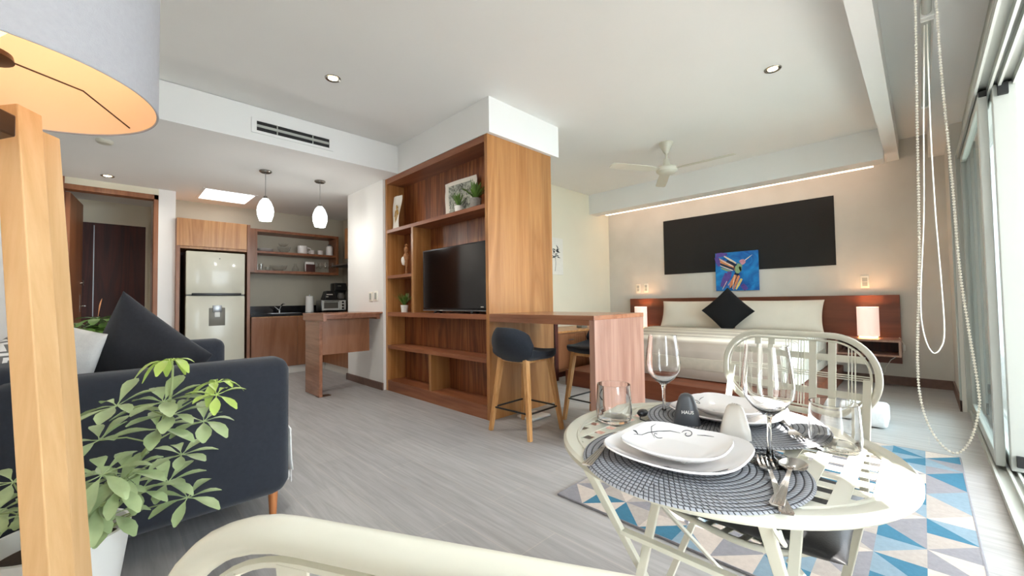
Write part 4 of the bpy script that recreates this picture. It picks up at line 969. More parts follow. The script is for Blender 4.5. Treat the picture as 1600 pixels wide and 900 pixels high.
chain('blind_chain', 'long beaded white chain loop hanging in front of the window doors', 1.27,
      [(-.022, 2.53), (-.018, 2.2), (-.010, 1.708), (-.004, 1.42), (.002, 1.136), (.012, .909), (.009, .812), (-.008, .746), (-.036, .715), (-.059, .744), (-.074, .813), (-.074, .865), (-.066, .969), (-.057, 1.103), (-.052, 1.295), (-.045, 1.505), (-.042, 1.68), (-.038, 2.2), (-.036, 2.53)], .0026, .0062, cord=.0007)
chain('curtain_pull_cord', 'thin smooth white cord loop hanging behind the long beaded chain', 3.1,
      [(-.055, 2.5), (-.035, 2.0), (-.02, 1.5), (.004, 1.1), (.008, .92), (-.006, .80), (-.03, .742), (-.056, .765), (-.074, .85), (-.072, 1.1), (-.062, 1.5), (-.059, 2.0), (-.065, 2.5)], .003, .009, cord=.0028, beads=False)
def roller(x0, x1, lab):
    t = thing('roller_blind', lab, 'blind', ((x0+x1)/2, -.05, 2.5), group='rolled-up blinds along the window')
    bm = B(); cyl(bm, (0, 0, 0), .020, 0, x1-x0-.03, 20); bmesh.ops.rotate(bm, verts=bm.verts[:], cent=(0, 0, 0), matrix=Matrix.Rotation(PI/2, 3, 'Y')); bmesh.ops.translate(bm, verts=bm.verts[:], vec=(x0+.015, -.064, 2.56)); obj('roll', bm, 'frame_white', t)
    for x in (x0, x1-.015):
        bm = B(); rbox(bm, x, x+.012, -.094, -.04, 2.53, 2.615, .004, 2); obj('bracket', bm, 'metal_white', t)
roller(1.29, 3.09, 'rolled-up white blind under the window drop, between the two chain loops')
roller(3.12, 4.6, 'rolled-up white blind at the bed end of the window drop')

# ================================================================== RUG
def rug():
    x0, y0, nx, ny, cx, cy_ = 1.725, -.135, 13, 10, .1645, .1545
    mats = ['rug_cream', 'rug_grey', 'rug_blue', 'rug_steel', 'rug_sand']
    t = thing('rug', 'rug with blue, cream and grey triangles under the bistro table', 'rug', (2.8, .64, 0))
    bm = B(); rnd = random.Random(11); z = .011
    # the weave has long thin triangles near the window side, as in the photo: cells are split by alternating diagonals
    V = [[bm.verts.new((x0+i*cx, y0+j*cy_, z)) for j in range(ny+1)] for i in range(nx+1)]
    prev = 0
    for i in range(nx):
        for j in range(ny):
            a, b, c, d = V[i][j], V[i+1][j], V[i+1][j+1], V[i][j+1]
            flip = (i+j) % 2; w = [3, 3, 2.2, 1.6, 2]
            m1 = rnd.choices(range(5), w)[0]
            while m1 == prev: m1 = rnd.choices(range(5), w)[0]
            m2 = rnd.choices(range(5), w)[0]
            while m2 == m1: m2 = rnd.choices(range(5), w)[0]
            prev = m2
            for tri, mi in (((a, b, c), m1), ((a, c, d), m2)) if flip else (((a, b, d), m1), ((b, c, d), m2)):
                f = bm.faces.new(tri); f.material_index = mi
    bm.verts.ensure_lookup_table()
    o_ = Vector(t['_o'])
    me = bpy.data.meshes.new('pile')
    for v in bm.verts: v.co -= o_
    bm.to_mesh(me); bm.free()
    for m in mats: me.materials.append(MATS[m])
    o = bpy.data.objects.new('pile', me); COL.objects.link(o); o.parent = t; o['_o'] = t['_o']
    bm = B(); box(bm, x0, x0+nx*cx, y0, y0+ny*cy_, .001, .0105); obj('backing', bm, 'rug_grey', t, smooth=0)
    bm = B(); tube(bm, [(x0, y0, .006), (x0+nx*cx, y0, .006), (x0+nx*cx, y0+ny*cy_, .006), (x0, y0+ny*cy_, .006)], .0065, 6, closed=True); obj('edging', bm, 'rug_grey', t)
rug()

# ================================================================== BISTRO TABLE
TX, TY, TR, TZ = .951, .335, .328, .74
t = thing('bistro_table', 'round folding cream metal bistro table with a lattice top', 'table', (TX, TY, 0))
bm = B(); lathe(bm, [(TR-.030, TZ-.004), (TR-.022, TZ), (TR-.006, TZ-.001), (TR, TZ-.007), (TR, TZ-.016), (TR-.006, TZ-.022), (TR-.014, TZ-.020), (TR-.016, TZ-.010), (TR-.030, TZ-.008)], (TX, TY, 0), 96, close=True); obj('rim', bm, 'metal_cream', t)
bm = B(); ri = TR-.026; pit = .0470
k = -6
while k <= 6:
    d = k*pit+.0
    if abs(d) < ri-.012:
        L_ = math.sqrt(ri*ri-d*d)
        box(bm, TX-L_, TX+L_, TY+d-.0115, TY+d+.0115, TZ-.0055, TZ-.003)
        box(bm, TX+d-.0105, TX+d+.0105, TY-L_, TY+L_, TZ-.0080, TZ-.0056)
    k += 1
obj('lattice', bm, 'metal_cream', t, smooth=0)
bm = B(); tube(bm, [(TX+(TR-.034)*math.cos(a*PI/36), TY+(TR-.034)*math.sin(a*PI/36), TZ-.005) for a in range(72)], .0045, 6, closed=True); obj('inner_ring', bm, 'metal_cream', t)
for y in (.495, .175):
    bm = B(); bar(bm, (.692, y, .718), (1.19, y, .004), .011, .020, up=(0, 1, 0)); obj('leg', bm, 'metal_cream', t, smooth=0, bevel=.0015)
for y in (.478, .192):
    bm = B(); bar(bm, (1.07, y, .718), (.62, y, .004), .011, .020, up=(0, 1, 0)); obj('leg', bm, 'metal_cream', t, smooth=0, bevel=.0015)
def cr(x, z): 
    bm = B(); bar(bm, (x, .49, z), (x, .18, z), .018, .010); obj('crossbar', bm, 'metal_cream', t, smooth=0, bevel=.001)
cr(.82, .533); cr(1.11, .11); cr(.70, .12)
for x in (.692, 1.07):
    bm = B(); tube(bm, [(x, .165, .714), (x, .505, .714)], .005, 8); obj('top_rail', bm, 'metal_cream', t)
bm = B(); tube(bm, [(.69, .165, .715), (.69, .155, .70), (.70, .152, .69), (.71, .158, .692), (.713, .162, .702)], .0035, 8); obj('hook', bm, 'metal_cream', t)

# ================================================================== BISTRO CHAIRS
def stadium(cx, cz, w, h, n=12, sq=.97):
    r = h/2*sq; P = []
    for (ax, az, a0) in ((w/2-r, h/2-r, 0), (-(w/2-r), h/2-r, 90), (-(w/2-r), -(h/2-r), 180), (w/2-r, -(h/2-r), 270)):
        for k in range(n+1): a = math.radians(a0+90*k/n); P.append((cx+ax+r*math.cos(a), cz+az+r*math.sin(a)))
    return P
def make_chair(lab):
    t = thing('folding_chair', lab, 'chair', local=True, group='white metal folding chairs')
    W_, Z0, Z1 = .45, .68, .925
    def bx(z): return -.30-.045*(z-.45)/.45      # the back leans away
    zc = (Z0+Z1)/2; hh = Z1-Z0
    bm = B(); tube(bm, [(bx(z), y, z) for y, z in stadium(0, zc, W_, hh)], .0095, 12, closed=True, up=(1, 0, .1)); obj('back_frame', bm, 'metal_cream', t, smooth=60)
    bm = B(); tube(bm, [(bx(z)+.002, y, z) for y, z in stadium(0, zc, W_-.034, hh-.034)], .0032, 6, closed=True, up=(1, 0, .1)); 
    wi, hi = W_-.036, hh-.036
    def zlim(y):
        r = hi/2*.97; a = abs(y)-(wi/2-r)
        return hi/2 if a <= 0 else (hi/2-r)+math.sqrt(max(0, r*r-a*a))
    def ylim(z):
        r = hi/2*.97; a = abs(z)-(hi/2-r)
        return wi/2 if a <= 0 else (wi/2-r)+math.sqrt(max(0, r*r-a*a))
    def vert(u, w):
        y = -wi/2+u*wi; L_ = zlim(y)
        if w > .006: bar(bm, (bx(zc-L_), y, zc-L_), (bx(zc+L_), y, zc+L_), w, .002, up=(1, 0, 0))
        else: tube(bm, [(bx(zc-L_), y, zc-L_), (bx(zc+L_), y, zc+L_)], w, 6)
    def hor(v, w):
        z = hi/2-v*hi; L_ = ylim(z)
        if w > .006: bar(bm, (bx(zc+z)-.002, -L_, zc+z), (bx(zc+z)-.002, L_, zc+z), .002, w, up=(0, 0, 1))
        else: tube(bm, [(bx(zc+z)-.002, -L_, zc+z), (bx(zc+z)-.002, L_, zc+z)], w, 6)
    for u in (.235, .345, .645, .77): vert(u, .021)
    for u in (.085, .11, .135, .455, .475, .495, .545, .565, .585, .87, .89, .91): vert(u, .0017)
    for v in (.24, .76): hor(v, .021)
    for v in (.47, .5, .53): hor(v, .0017)
    obj('back_lattice', bm, 'metal_cream', t, smooth=30)
    # seat
    S = [(x, y, .45) for y, x in stadium(0, -.02, .43, .40, sq=.8)]
    bm = B(); tube(bm, S, .0085, 10, closed=True); obj('seat_frame', bm, 'metal_cream', t, smooth=60)
    bm = B()
    for k in range(-4, 5):
        a = k*.044; box(bm, -.02-math.sqrt(max(0, .19**2-max(0, abs(a)-.05)**2)), -.02+math.sqrt(max(0, .19**2-max(0, abs(a)-.05)**2)), a-.009, a+.009, .449, .4515)
    for k in range(-3, 4):
        a = k*.048; L_ = .205-max(0, abs(a)-.06)*.45; box(bm, -.02+a-.009, -.02+a+.009, -L_, L_, .4465, .4489)
    obj('seat_lattice', bm, 'metal_cream', t, smooth=0)
    for y in (-.205, .205):
        bm = B(); bar(bm, (.22, y, .0), (-.245, y, .46), .009, .02, up=(0, 1, 0)); bar(bm, (-.245, y, .46), (bx(.80), y*.97, .80), .009, .02, up=(0, 1, 0)); obj('rear_post', bm, 'metal_cream', t, smooth=0, bevel=.0015)
    for y in (-.19, .19):
        bm = B(); bar(bm, (.15, y, .445), (-.30, y, 0), .009, .02, up=(0, 1, 0)); obj('leg', bm, 'metal_cream', t, smooth=0, bevel=.0015)
    bm = B(); bar(bm, (.17, -.2, .05), (.17, .2, .05), .009, .018); bar(bm, (-.25, -.185, .05), (-.25, .185, .05), .009, .018); obj('stretcher', bm, 'metal_cream', t, smooth=0, bevel=.001)
    return t
ch = make_chair('cream metal folding chair in the foreground, seen from behind its back rail'); ch.location = (.430, .310, 0); ch.rotation_euler = (0, 0, math.radians(28))
ch2 = dup(ch, (1.297, .385, 0), math.radians(168), 'cream metal folding chair on the far side of the bistro table')
bm = pillow(B(), .43, .44, .085, 16, 3.5, .03, 3, .002); bmesh.ops.translate(bm, verts=bm.verts[:], vec=(1.29, .345, .50))
one('seat_cushion', bm, 'cushion_black', 'black seat cushion lying on the far folding chair under the table', 'cushion', smooth=180)

# ================================================================== TABLE SETTING
MZ = TZ-.002
def placemat(x, y, lab, z):
    bm = B(); lathe(bm, [(0, 0), (.19, 0), (.196, .003), (.192, .006), (0, .006)], (x, y, z), 72)
    return one('placemat', bm, 'braid', lab, 'placemat', 'braided placemats', origin=(x, y, z))
placemat(.783, .323, 'round grey braided placemat under the near stack of plates', MZ+.0005)
placemat(1.085, .338, 'round grey braided placemat under the far stack of plates', MZ+.0085)
def sq_plate(name, lab, c, w, h, m, rot, swirls):
    t = thing(name, lab, 'plate', local=True, group=None); t.location = c; t.rotation_euler = (0, 0, rot)
    bm = B(); n = 64; rings = []
    def ring(s, z):
        R_ = []
        for i in range(n):
            a = 2*PI*i/n; ca, sa = math.cos(a), math.sin(a); p_ = 3.4
            r = (abs(ca)**p_+abs(sa)**p_)**(-1/p_)
            lift = .006*((r-1)/.22)
            R_.append(bm.verts.new((w*s*r*ca, w*s*r*sa, z+max(0, lift)*s**3)))
        return R_
    for s, z in ((.50, 0), (.62, 0), (.96, h-.003), (1.0, h), (.985, h+.0025), (.93, h-.001), (.60, .0045), (.50, .0035)): rings.append(ring(s, z))
    for A_, B_ in zip(rings[:-1], rings[1:]):
        for i in range(n): bm.faces.new((A_[i], A_[(i+1) % n], B_[(i+1) % n], B_[i]))
    c0 = bm.verts.new((0, 0, 0)); c1 = bm.verts.new((0, 0, .0035))
    for i in range(n): bm.faces.new((c0, rings[0][(i+1) % n], rings[0][i])); bm.faces.new((c1, rings[-1][i], rings[-1][(i+1) % n]))
    obj('dish', bm, m, t, smooth=60)
    if swirls:
        def surf(x, y):
            p_ = 3.4; q = (abs(x)**p_+abs(y)**p_)**(1/p_)/w
            pr_ = ((.50, .0035), (.60, .0045), (.93, h-.001), (.985, h+.0025), (1.2, h+.0025))
            z = .0035
            for (a, za), (b, zb) in zip(pr_[:-1], pr_[1:]):
                if a <= q <= b: z = za+(zb-za)*(q-a)/(b-a)
            import math as m_
            r = math.hypot(x, y)/max(1e-6, (abs(x)**p_+abs(y)**p_)**(1/p_)); lf = .006*((r-1)/.22)
            return z+max(0, lf)*q**3+.0004
        bm = B()
        for s in swirls:
            tube(bm, [(w*x, w*y, surf(w*x, w*y)) for x, y in s[0]], s[1], 5, scale=[.4]+[1]*(len(s[0])-2)+[.4])
        obj('swirl_pattern', bm, 'decor_dark', t)
    return t
def spiral(cx, cy_, r0, a0, turns, n=16):
    return [(cx+r0*(1-.75*i/n)*math.cos(a0+turns*2*PI*i/n), cy_+r0*(1-.75*i/n)*math.sin(a0+turns*2*PI*i/n)) for i in range(n+1)]
SW = [([(.35, .86), (.5, .80), (.62, .72), (.70, .60), (.72, .46)], .0009), (spiral(.74, .34, .12, PI/2, 1.1), .0009), ([(.45, .83), (.58, .86), (.70, .82), (.80, .73)], .0008), ([(.80, .62), (.84, .5), (.86, .36), (.88, .2)], .0008), (spiral(.58, .62, .10, -PI/2, -.8), .0008),
      ([(.50, .79), (.53, .84), (.52, .88)], .0022)]
SW2 = SW + [([(-.80, -.10), (-.76, -.24), (-.78, -.36), (-.84, -.46)], .0009), ([(-.74, -.12), (-.76, -.2), (-.77, -.26)], .0024), (spiral(-.72, -.62, .07, 0, 1), .0009), ([(-.60, -.74), (-.5, -.80), (-.35, -.86)], .0008)]
SW3 = [([(-.10, .90), (.1, .80), (.35, .76), (.6, .62), (.75, .42), (.78, .2)], .0010), (spiral(.80, .05, .13, PI/2, -1.1), .0009), ([(.30, .60), (.42, .72), (.60, .80), (.76, .76)], .0009), (spiral(.45, .60, .12, -PI/2, -.7), .0008), ([(.02, .86), (.06, .93), (.02, .97)], .0024), ([(.82, -.15), (.84, -.3), (.82, -.5)], .0009), ([(-.72, -.05), (-.76, -.25), (-.74, -.5), (-.66, -.66)], .0008), ([(-.62, -.2), (-.66, -.3), (-.65, -.42)], .0006)]
sq_plate('dinner_plate', 'large white rounded-square plate with dark swirls on the near placemat', (.782, .343, MZ+.007), .122, .020, 'ceramic_white', 0, SW2)
sq_plate('side_plate', 'small white rounded-square plate on top of the near large plate', (.778, .342, MZ+.0185), .092, .019, 'ceramic_white', math.radians(3), SW3)
sq_plate('dinner_plate', 'large white rounded-square plate with dark swirls on the far placemat', (1.10, .352, MZ+.015), .122, .020, 'ceramic_white', PI*.5, SW2)
sq_plate('side_plate', 'small white rounded-square plate on top of the far large plate', (1.10, .350, MZ+.0265), .092, .019, 'ceramic_white', PI*.5, SW3)
def tumbler(x, y, lab):
    r, h = .0445, .095
    bm = B(); lathe(bm, [(0, 0), (r*.80, 0), (r*.95, .006), (r*1.02, .03), (r*.98, .06), (r*.93, h), (r*.93-.0022, h), (r*.98-.0026, .06), (r*1.02-.003, .03), (r*.9, .011), (r*.6, .009), (0, .009)], (x, y, TZ-.0025), 48)
    one('tumbler', bm, 'table_glass', lab, 'glass', 'table tumblers', smooth=60)
tumbler(.922, .566, 'clear tumbler at the left edge of the bistro table'); tumbler(1.055, .135, 'clear tumbler at the right side of the bistro table in the sun')
g1 = wine_glass(.215, .0435, 'clear wine glass standing behind the dark grey shaker', 'table wine glasses', 'table_glass'); g1.location = (1.045, .49, TZ-.0025)
dup(g1, (.872, .208, TZ+.0045), 0, 'clear wine glass nearest the camera, standing behind the fork and spoon')
def shaker(x, y, m, lab, rot, text=None):
    t = thing('shaker', lab, 'salt shaker', local=True); t.location = (x, y, TZ+.0045); t.rotation_euler = (0, 0, rot); h = .080
    bm = B(); n = 32; rings = []
    for f, a, b in ((0, .029, .017), (.03, .031, .019), (.35, .028, .0185), (.7, .021, .016), (.88, .0165, .0135), (.96, .012, .010), (1.0, .005, .004)):
        R_ = []
        for i in range(n):
            th = 2*PI*i/n; p_ = 2.8; r = (abs(math.cos(th))**p_+abs(math.sin(th))**p_)**(-1/p_)
            R_.append(bm.verts.new((b*r*math.cos(th), a*r*math.sin(th), h*f)))
        rings.append(R_)
    for A_, B_ in zip(rings[:-1], rings[1:]):
        for i in range(n): bm.faces.new((A_[i], A_[(i+1) % n], B_[(i+1) % n], B_[i]))
    bm.faces.new(rings[0]); bm.faces.new(rings[-1]); obj('body', bm, m, t, smooth=60)
    bm = B()
    for a, b in ((0, 0), (.003, .004), (-.003, -.004)): cyl(bm, (a, b, h), .0008, -.001, .0004, 6)
    obj('pour_holes', bm, 'black_plastic', t)
    if text:
        cu = bpy.data.curves.new('lettering', 'FONT'); cu.body = text; cu.size = .0105; cu.extrude = .0003; cu.align_x = 'CENTER'; cu.offset = .0002
        o = bpy.data.objects.new('lettering', cu); COL.objects.link(o); me = bpy.data.meshes.new_from_object(o); bpy.data.objects.remove(o)
        me.materials.clear(); me.materials.append(MATS['ceramic_white'])
        # stand it on the -x face, reading left to right from that side
        me.transform(Matrix(((0, 0, -1, -.0196), (-1, 0, 0, 0), (0, 1, .1, .036), (0, 0, 0, 1))))
        for v in me.vertices: v.co.x += (v.co.z-.03)*.08
        lo = bpy.data.objects.new('lettering', me); COL.objects.link(lo); lo.parent = t
    return t
shaker(.975, .402, 'ceramic_grey', 'dark grey shaker with white lettering between the plates', math.radians(28), 'HAUS')
shaker(.945, .288, 'ceramic_cream', 'glossy white shaker between the two stacks of plates', math.radians(20))
# cutlery
def cutlery(kind, c, ang, lab, tilt=0.0):
    t = thing(kind, lab, kind.replace('_', ' '), local=True); t.location = c; t.rotation_euler = (0, tilt, ang)
    # lies along +x, head at +x
    def strip(bm, secs, th):
        R_ = [[bm.verts.new((x, y+s*w/2, z+o)) for s, o in ((-1, 0), (1, 0), (1, th), (-1, th))] for x, y, w, z in secs]
        for A_, B_ in zip(R_[:-1], R_[1:]):
            for j in range(4): bm.faces.new((A_[j], A_[(j+1) % 4], B_[(j+1) % 4], B_[j]))
        bm.faces.new(R_[0]); bm.faces.new(R_[-1])
    bm = B()
    strip(bm, [(-.115, 0, .015, .0015), (-.11, 0, .019, .001), (-.06, 0, .014, .0012), (-.01, 0, .007, .004), (.02, 0, .0062, .007), (.034, 0, .008, .006)], .0022)
    for y in (-.0045, 0, .0045): strip(bm, [(-.108, y*1.2, .0012, .0031), (-.06, y, .001, .0033), (-.02, y*.5, .0008, .0058)], .0006)
    obj('handle', bm, 'cutlery', t, smooth=40)
    bm = B()
    if kind == 'spoon':
        n, mrad = 20, 6; rows = []
        for i in range(mrad+1):
            f = i/mrad; rows.append([(.060+f*.033*math.cos(2*PI*k/n)*(1+.12*math.cos(2*PI*k/n)), f*.0215*math.sin(2*PI*k/n), .0085*f**2-.0015) for k in range(n)])
        U = [[bm.verts.new(p_) for p_ in r] for r in rows[1:]]; D = [[bm.verts.new((p_[0], p_[1], p_[2]-.0012)) for p_ in r] for r in rows[1:]]
        for G in (U, D):
            c0 = bm.verts.new((rows[0][0][0], 0, rows[0][0][2]-(0 if G is U else .0012)))
            for k in range(n): bm.faces.new((c0, G[0][k], G[0][(k+1) % n]))
            for A_, B_ in zip(G[:-1], G[1:]):
                for k in range(n): bm.faces.new((A_[k], A_[(k+1) % n], B_[(k+1) % n], B_[k]))
        for k in range(n): bm.faces.new((U[-1][k], U[-1][(k+1) % n], D[-1][(k+1) % n], D[-1][k]))
        obj('bowl', bm, 'cutlery', t, smooth=60)
    elif kind == 'fork':
        strip(bm, [(.030, 0, .008, .0065), (.038, 0, .017, .005), (.048, 0, .0245, .0035), (.058, 0, .025, .003)], .0016)
        for y in (-.0105, -.0035, .0035, .0105): strip(bm, [(.057, y, .004, .003), (.08, y, .0036, .0035), (.096, y*.96, .0022, .0085)], .0016)
        obj('tines', bm, 'cutlery', t, smooth=40)
    else:
        strip(bm, [(.03, 0, .010, .004), (.06, .001, .016, .003), (.09, .001, .015, .003), (.108, -.003, .004, .003)], .0012); obj('blade', bm, 'cutlery', t, smooth=40)
    return t
cutlery('fork', (.779, .183, TZ+.0055), math.atan2(.06, .155), 'steel fork crossing the spoon at the right of the near placemat')
cutlery('spoon', (.80, .166, TZ+.0075), math.atan2(.012, .185), 'steel spoon crossing over the fork at the right of the near placemat')
cutlery('fork', (1.085, .222, TZ+.0135), math.radians(205), 'steel fork beside the far plates, tines towards the right tumbler')
cutlery('table_knife', (.733, .470, TZ+.0055), math.radians(14), 'steel table knife at the left of the near placemat, tucked under the plate')
t = thing('table_ornament', 'black oval ornament on a curled dark cord beside the far wine glass', 'ornament', (.985, .515, TZ))
bm = B(); tube(bm, [(.985, .525, TZ+.008), (.975, .522, TZ+.004), (.962, .515, TZ+.004), (.955, .495, TZ+.004), (.958, .47, TZ+.010)], .0016, 6); obj('cord', bm, 'black_plastic', t)
bm = B(); lathe(bm, [(0, -.008), (.008, -.006), (.012, 0), (.008, .006), (0, .008)], (0, 0, 0), 16); bmesh.ops.scale(bm, vec=(1.7, 1.1, 1.2), verts=bm.verts[:]); bmesh.ops.translate(bm, verts=bm.verts[:], vec=(1.0, .528, TZ+.010)); obj('oval_end', bm, 'black_plastic', t, smooth=180)

# ================================================================== SOFA
t = thing('sofa', 'dark navy fabric sofa against the left wall with rounded arms and wooden legs', 'sofa', (.12, 3.0, 0))
def arm(y0, y1, nm):
    bm = B(); rbox(bm, -.30, .665, y0, y1, .135, .79, .06, 5)
    for v in bm.verts:
        f = (v.co.z-.135)/.655; v.co.y += .0
        if v.co.x > .3: v.co.x += .0-.035*max(0, f-.55)*2*((v.co.x-.3)/.36)
        if v.co.x > .3: v.co.x -= .06*max(0, .2-f)*5*((v.co.x-.3)/.36)*.8
    obj(nm, bm, 'fabric_navy', t, smooth=80)
arm(2.19, 2.37, 'arm'); arm(3.78, 3.96, 'arm')
bm = B(); rbox(bm, -.40, -.12, 2.25, 3.92, .14, .84, .06, 4); obj('backrest', bm, 'fabric_navy', t, smooth=80)
bm = B(); rbox(bm, -.30, .62, 2.36, 3.79, .14, .30, .02, 3); obj('seat_base', bm, 'fabric_navy', t, smooth=80)
for y0, y1 in ((2.375, 3.07), (3.075, 3.775)):
    bm = B(); rbox(bm, -.14, .66, y0, y1, .30, .42, .045, 4); obj('seat_cushion', bm, 'fabric_navy', t, smooth=80)
for x, y in ((.575, 2.255), (.575, 3.87), (-.30, 2.27), (-.30, 3.87)):
    bm = B(); bar(bm, (x, y, 0), (x, y, .15), .03, .03); bm.free(); bm = B(); lathe(bm, [(0, 0), (.014, 0), (.022, .15), (0, .15)], (x, y, 0), 18); obj('leg', bm, 'wood_leg', t)
# cushions on the sofa
bm = pillow(B(), .52, .52, .17, 18, 2.3, .07, 7, .012); place(bm, (.125, 2.70, .765), (-.158, .3, -.42), (.326, -.28, -.35))
one('throw_pillow', bm, 'fabric_dark', 'large charcoal cushion standing on its corner behind the near sofa arm', 'cushion', smooth=180)
bm = pillow(B(), .46, .44, .15, 16, 2.3, .06, 9, .01); place(bm, (-.205, 2.82, .77), (.62, -.75, -.25), (.10, .10, 1))
one('throw_pillow', bm, 'throw_white', 'pale white cushion behind the charcoal cushion at the sofa corner', 'cushion', smooth=180)
bm = pillow(B(), .44, .42, .13, 16, 2.3, .06, 13, .01)
pl = obj('throw_pillow', bm, 'chevron', None, smooth=180)
ex = Vector((.25, .9, .25)).normalized(); ez = ex.cross(Vector((-.5, .1, .85))).normalized(); ey = ez.cross(ex)
pl.matrix_world = Matrix(((ex.x, ey.x, ez.x, -.215), (ex.y, ey.y, ez.y, 2.60), (ex.z, ey.z, ez.z, .74), (0, 0, 0, 1)))
tag(pl, 'white cushion with a black zigzag pattern, left of the lamp leg on the sofa', 'cushion')
# throw blanket over the seat front
t = thing('throw_blanket', 'white fringed throw hanging over the front edge of the sofa behind the arm', 'blanket', (.5, 2.55, .2))
bm = B()
F = []
pth = [(-.12, .435), (.2, .438), (.60, .434), (.668, .42), (.682, .38), (.684, .30), (.690, .22), (.70, .16)]
for i, (x, z) in enumerate(pth): F.append([bm.verts.new((x+.010*math.sin(j*1.3+i*.4)*(i > 3), 2.40+.04*j, z)) for j in range(9)])
for A_, B_ in zip(F[:-1], F[1:]):
    for j in range(8): bm.faces.new((A_[j], A_[j+1], B_[j+1], B_[j]))
ob = obj('cloth', bm, 'throw_white', t, smooth=80); so = ob.modifiers.new('thick', 'SOLIDIFY'); so.thickness = .008; so.offset = 1
bm = B(); rnd = random.Random(3)
for j in range(26):
    y = 2.405+.0122*j; bar(bm, (.70, y, .165), (.703+rnd.uniform(-.008, .012), y+rnd.uniform(-.005, .005), .10), .005, .004, up=(1, 0, 0), w1=.003)
o = obj('fringe', bm, 'throw_white', t); o['kind'] = 'stuff'

# ================================================================== FLOOR LAMP
LX, LY, LZ, LR = -.17, 1.15, 1.45, .24
t = thing('floor_lamp', 'tripod floor lamp with thick pale wooden legs and a large white drum shade', 'floor lamp', (LX, LY, 0))
bm = B(); lathe(bm, [(LR, LZ), (LR, LZ+.36), (LR-.0015, LZ+.36), (LR-.0015, LZ)], (LX, LY, 0), 96, close=True); sh = obj('lamp_shade', bm, 'shade_fabric', t, smooth=60)
bm = B(); lathe(bm, [(LR-.0016, LZ+.001), (LR-.0016, LZ+.359), (LR-.003, LZ+.359), (LR-.003, LZ+.001)], (LX, LY, 0), 96, close=True); obj('lining', bm, 'shade_lining', sh, smooth=60)
bm = B(); tube(bm, [(LX+(LR-.0015)*math.cos(a*PI/48), LY+(LR-.0015)*math.sin(a*PI/48), LZ) for a in range(96)], .0022, 6, closed=True); obj('shade_rim', bm, 'shade_fabric', sh)
bm = B()
for a in (33, 153, 273):
    a = math.radians(a); d = Vector((math.cos(a), math.sin(a), 0)); c0 = Vector((LX, LY, 0)); tube(bm, [c0+d*.03+Vector((0, 0, LZ+.055)), c0+d*(LR*.62)+Vector((0, 0, LZ+.055)), c0+d*(LR-.004)+Vector((0, 0, LZ+.012))], .0016, 6)
obj('spider_wires', bm, 'bronze_dark', sh)
bm = B(); lathe(bm, [(0, .06), (.04, .055), (.042, .045), (.02, .04), (.018, .015), (0, .015)], (LX, LY, LZ), 28); cyl(bm, (LX, LY, LZ), .014, -.02, .045, 20); obj('socket', bm, 'bronze_dark', t)
bm = B(); lathe(bm, [(0, .06), (.014, .062), (.018, .08), (.042, .115), (.05, .145), (.042, .18), (.022, .198), (0, .202)], (LX, LY, LZ), 28); obj('bulb', bm, 'bulb_glow', t, smooth=60)
light('floor_lamp_bulb', 'POINT', (LX, LY, LZ+.22), 1.6, (1, .79, .60), shadow_soft_size=.05)
bm = B(); prism(bm, [(LX+.045*math.cos(a*PI/3), LY+.045*math.sin(a*PI/3)) for a in range(6)], 1.36, 1.40); obj('hub', bm, 'bronze_dark', t, bevel=.003)
bm = B(); bar(bm, (-.133, 1.241, 1.438), (-.028, 1.013, 0), .042, .046, up=(.62, .78, 0)); obj('leg', bm, 'wood_beech', t, smooth=0, bevel=.002)
bm = B(); bar(bm, (-.110, 1.290, 1.412), (-.020, 1.292, 0), .042, .046, up=(.5, .86, 0)); obj('leg', bm, 'wood_beech', t, smooth=0, bevel=.002)
bm = B(); bar(bm, (-.235, 1.16, 1.405), (-.375, 1.06, 0), .042, .046, up=(.9, .1, 0)); obj('leg', bm, 'wood_beech', t, smooth=0, bevel=.002)

# ================================================================== PLANTS
def leaflet(bm, c, d, L_, w, droop, n=5):
    d = V3(d).normalized(); s = d.cross(Vector((0, 0, 1)))
    if s.length < .05: s = Vector((1, 0, 0))
    s.normalize(); nrm = s.cross(d); R_ = []
    prof = (.10, .42, .78, 1.0, .88, .22)
    for i in range(n+1):
        f = i/n; p_ = V3(c)+d*L_*f+Vector((0, 0, -droop*L_*f*f)); ww = w*prof[i]/2
        R_.append([bm.verts.new(p_-s*ww+nrm*ww*.28), bm.verts.new(p_), bm.verts.new(p_+s*ww+nrm*ww*.28), bm.verts.new(p_-nrm*.0008)])
    for A_, B_ in zip(R_[:-1], R_[1:]):
        for j in range(4): bm.faces.new((A_[j], A_[(j+1) % 4], B_[(j+1) % 4], B_[j]))
    bm.faces.new(R_[0]); bm.faces.new(R_[-1])
def palmate(bm, c, axis, L_, n, seed, droop=.35, spread=1.0):
    rnd = random.Random(seed); axis = V3(axis).normalized(); e1 = axis.orthogonal().normalized(); e2 = axis.cross(e1)
    for k in range(n):
        a = 2*PI*k/n+rnd.uniform(-.2, .2); d = (e1*math.cos(a)+e2*math.sin(a))*spread+axis*rnd.uniform(.1, .45); l = L_*rnd.uniform(.75, 1.1)
        d.normalize(); leaflet(bm, V3(c)+d*.016, d, l, l*.44, droop*rnd.uniform(.5, 1.5)); bar(bm, c, V3(c)+d*.02, .0022, .0022)
t = thing('potted_schefflera', 'large umbrella plant in a white pot standing before the sofa arm', 'potted plant', (-.11, 1.86, 0))
bm = B(); lathe(bm, [(0, 0), (.105, 0), (.11, .01), (.158, .352), (.160, .365), (.150, .366), (.145, .35), (.14, .30), (0, .30)], (-.10, 1.85, 0), 48); obj('pot', bm, 'pot_white', t, smooth=50)
bm = B(); lathe(bm, [(0, .315), (.145, .31), (.145, .30), (0, .30)], (-.10, 1.85, 0), 30); obj('soil', bm, 'soil', t)
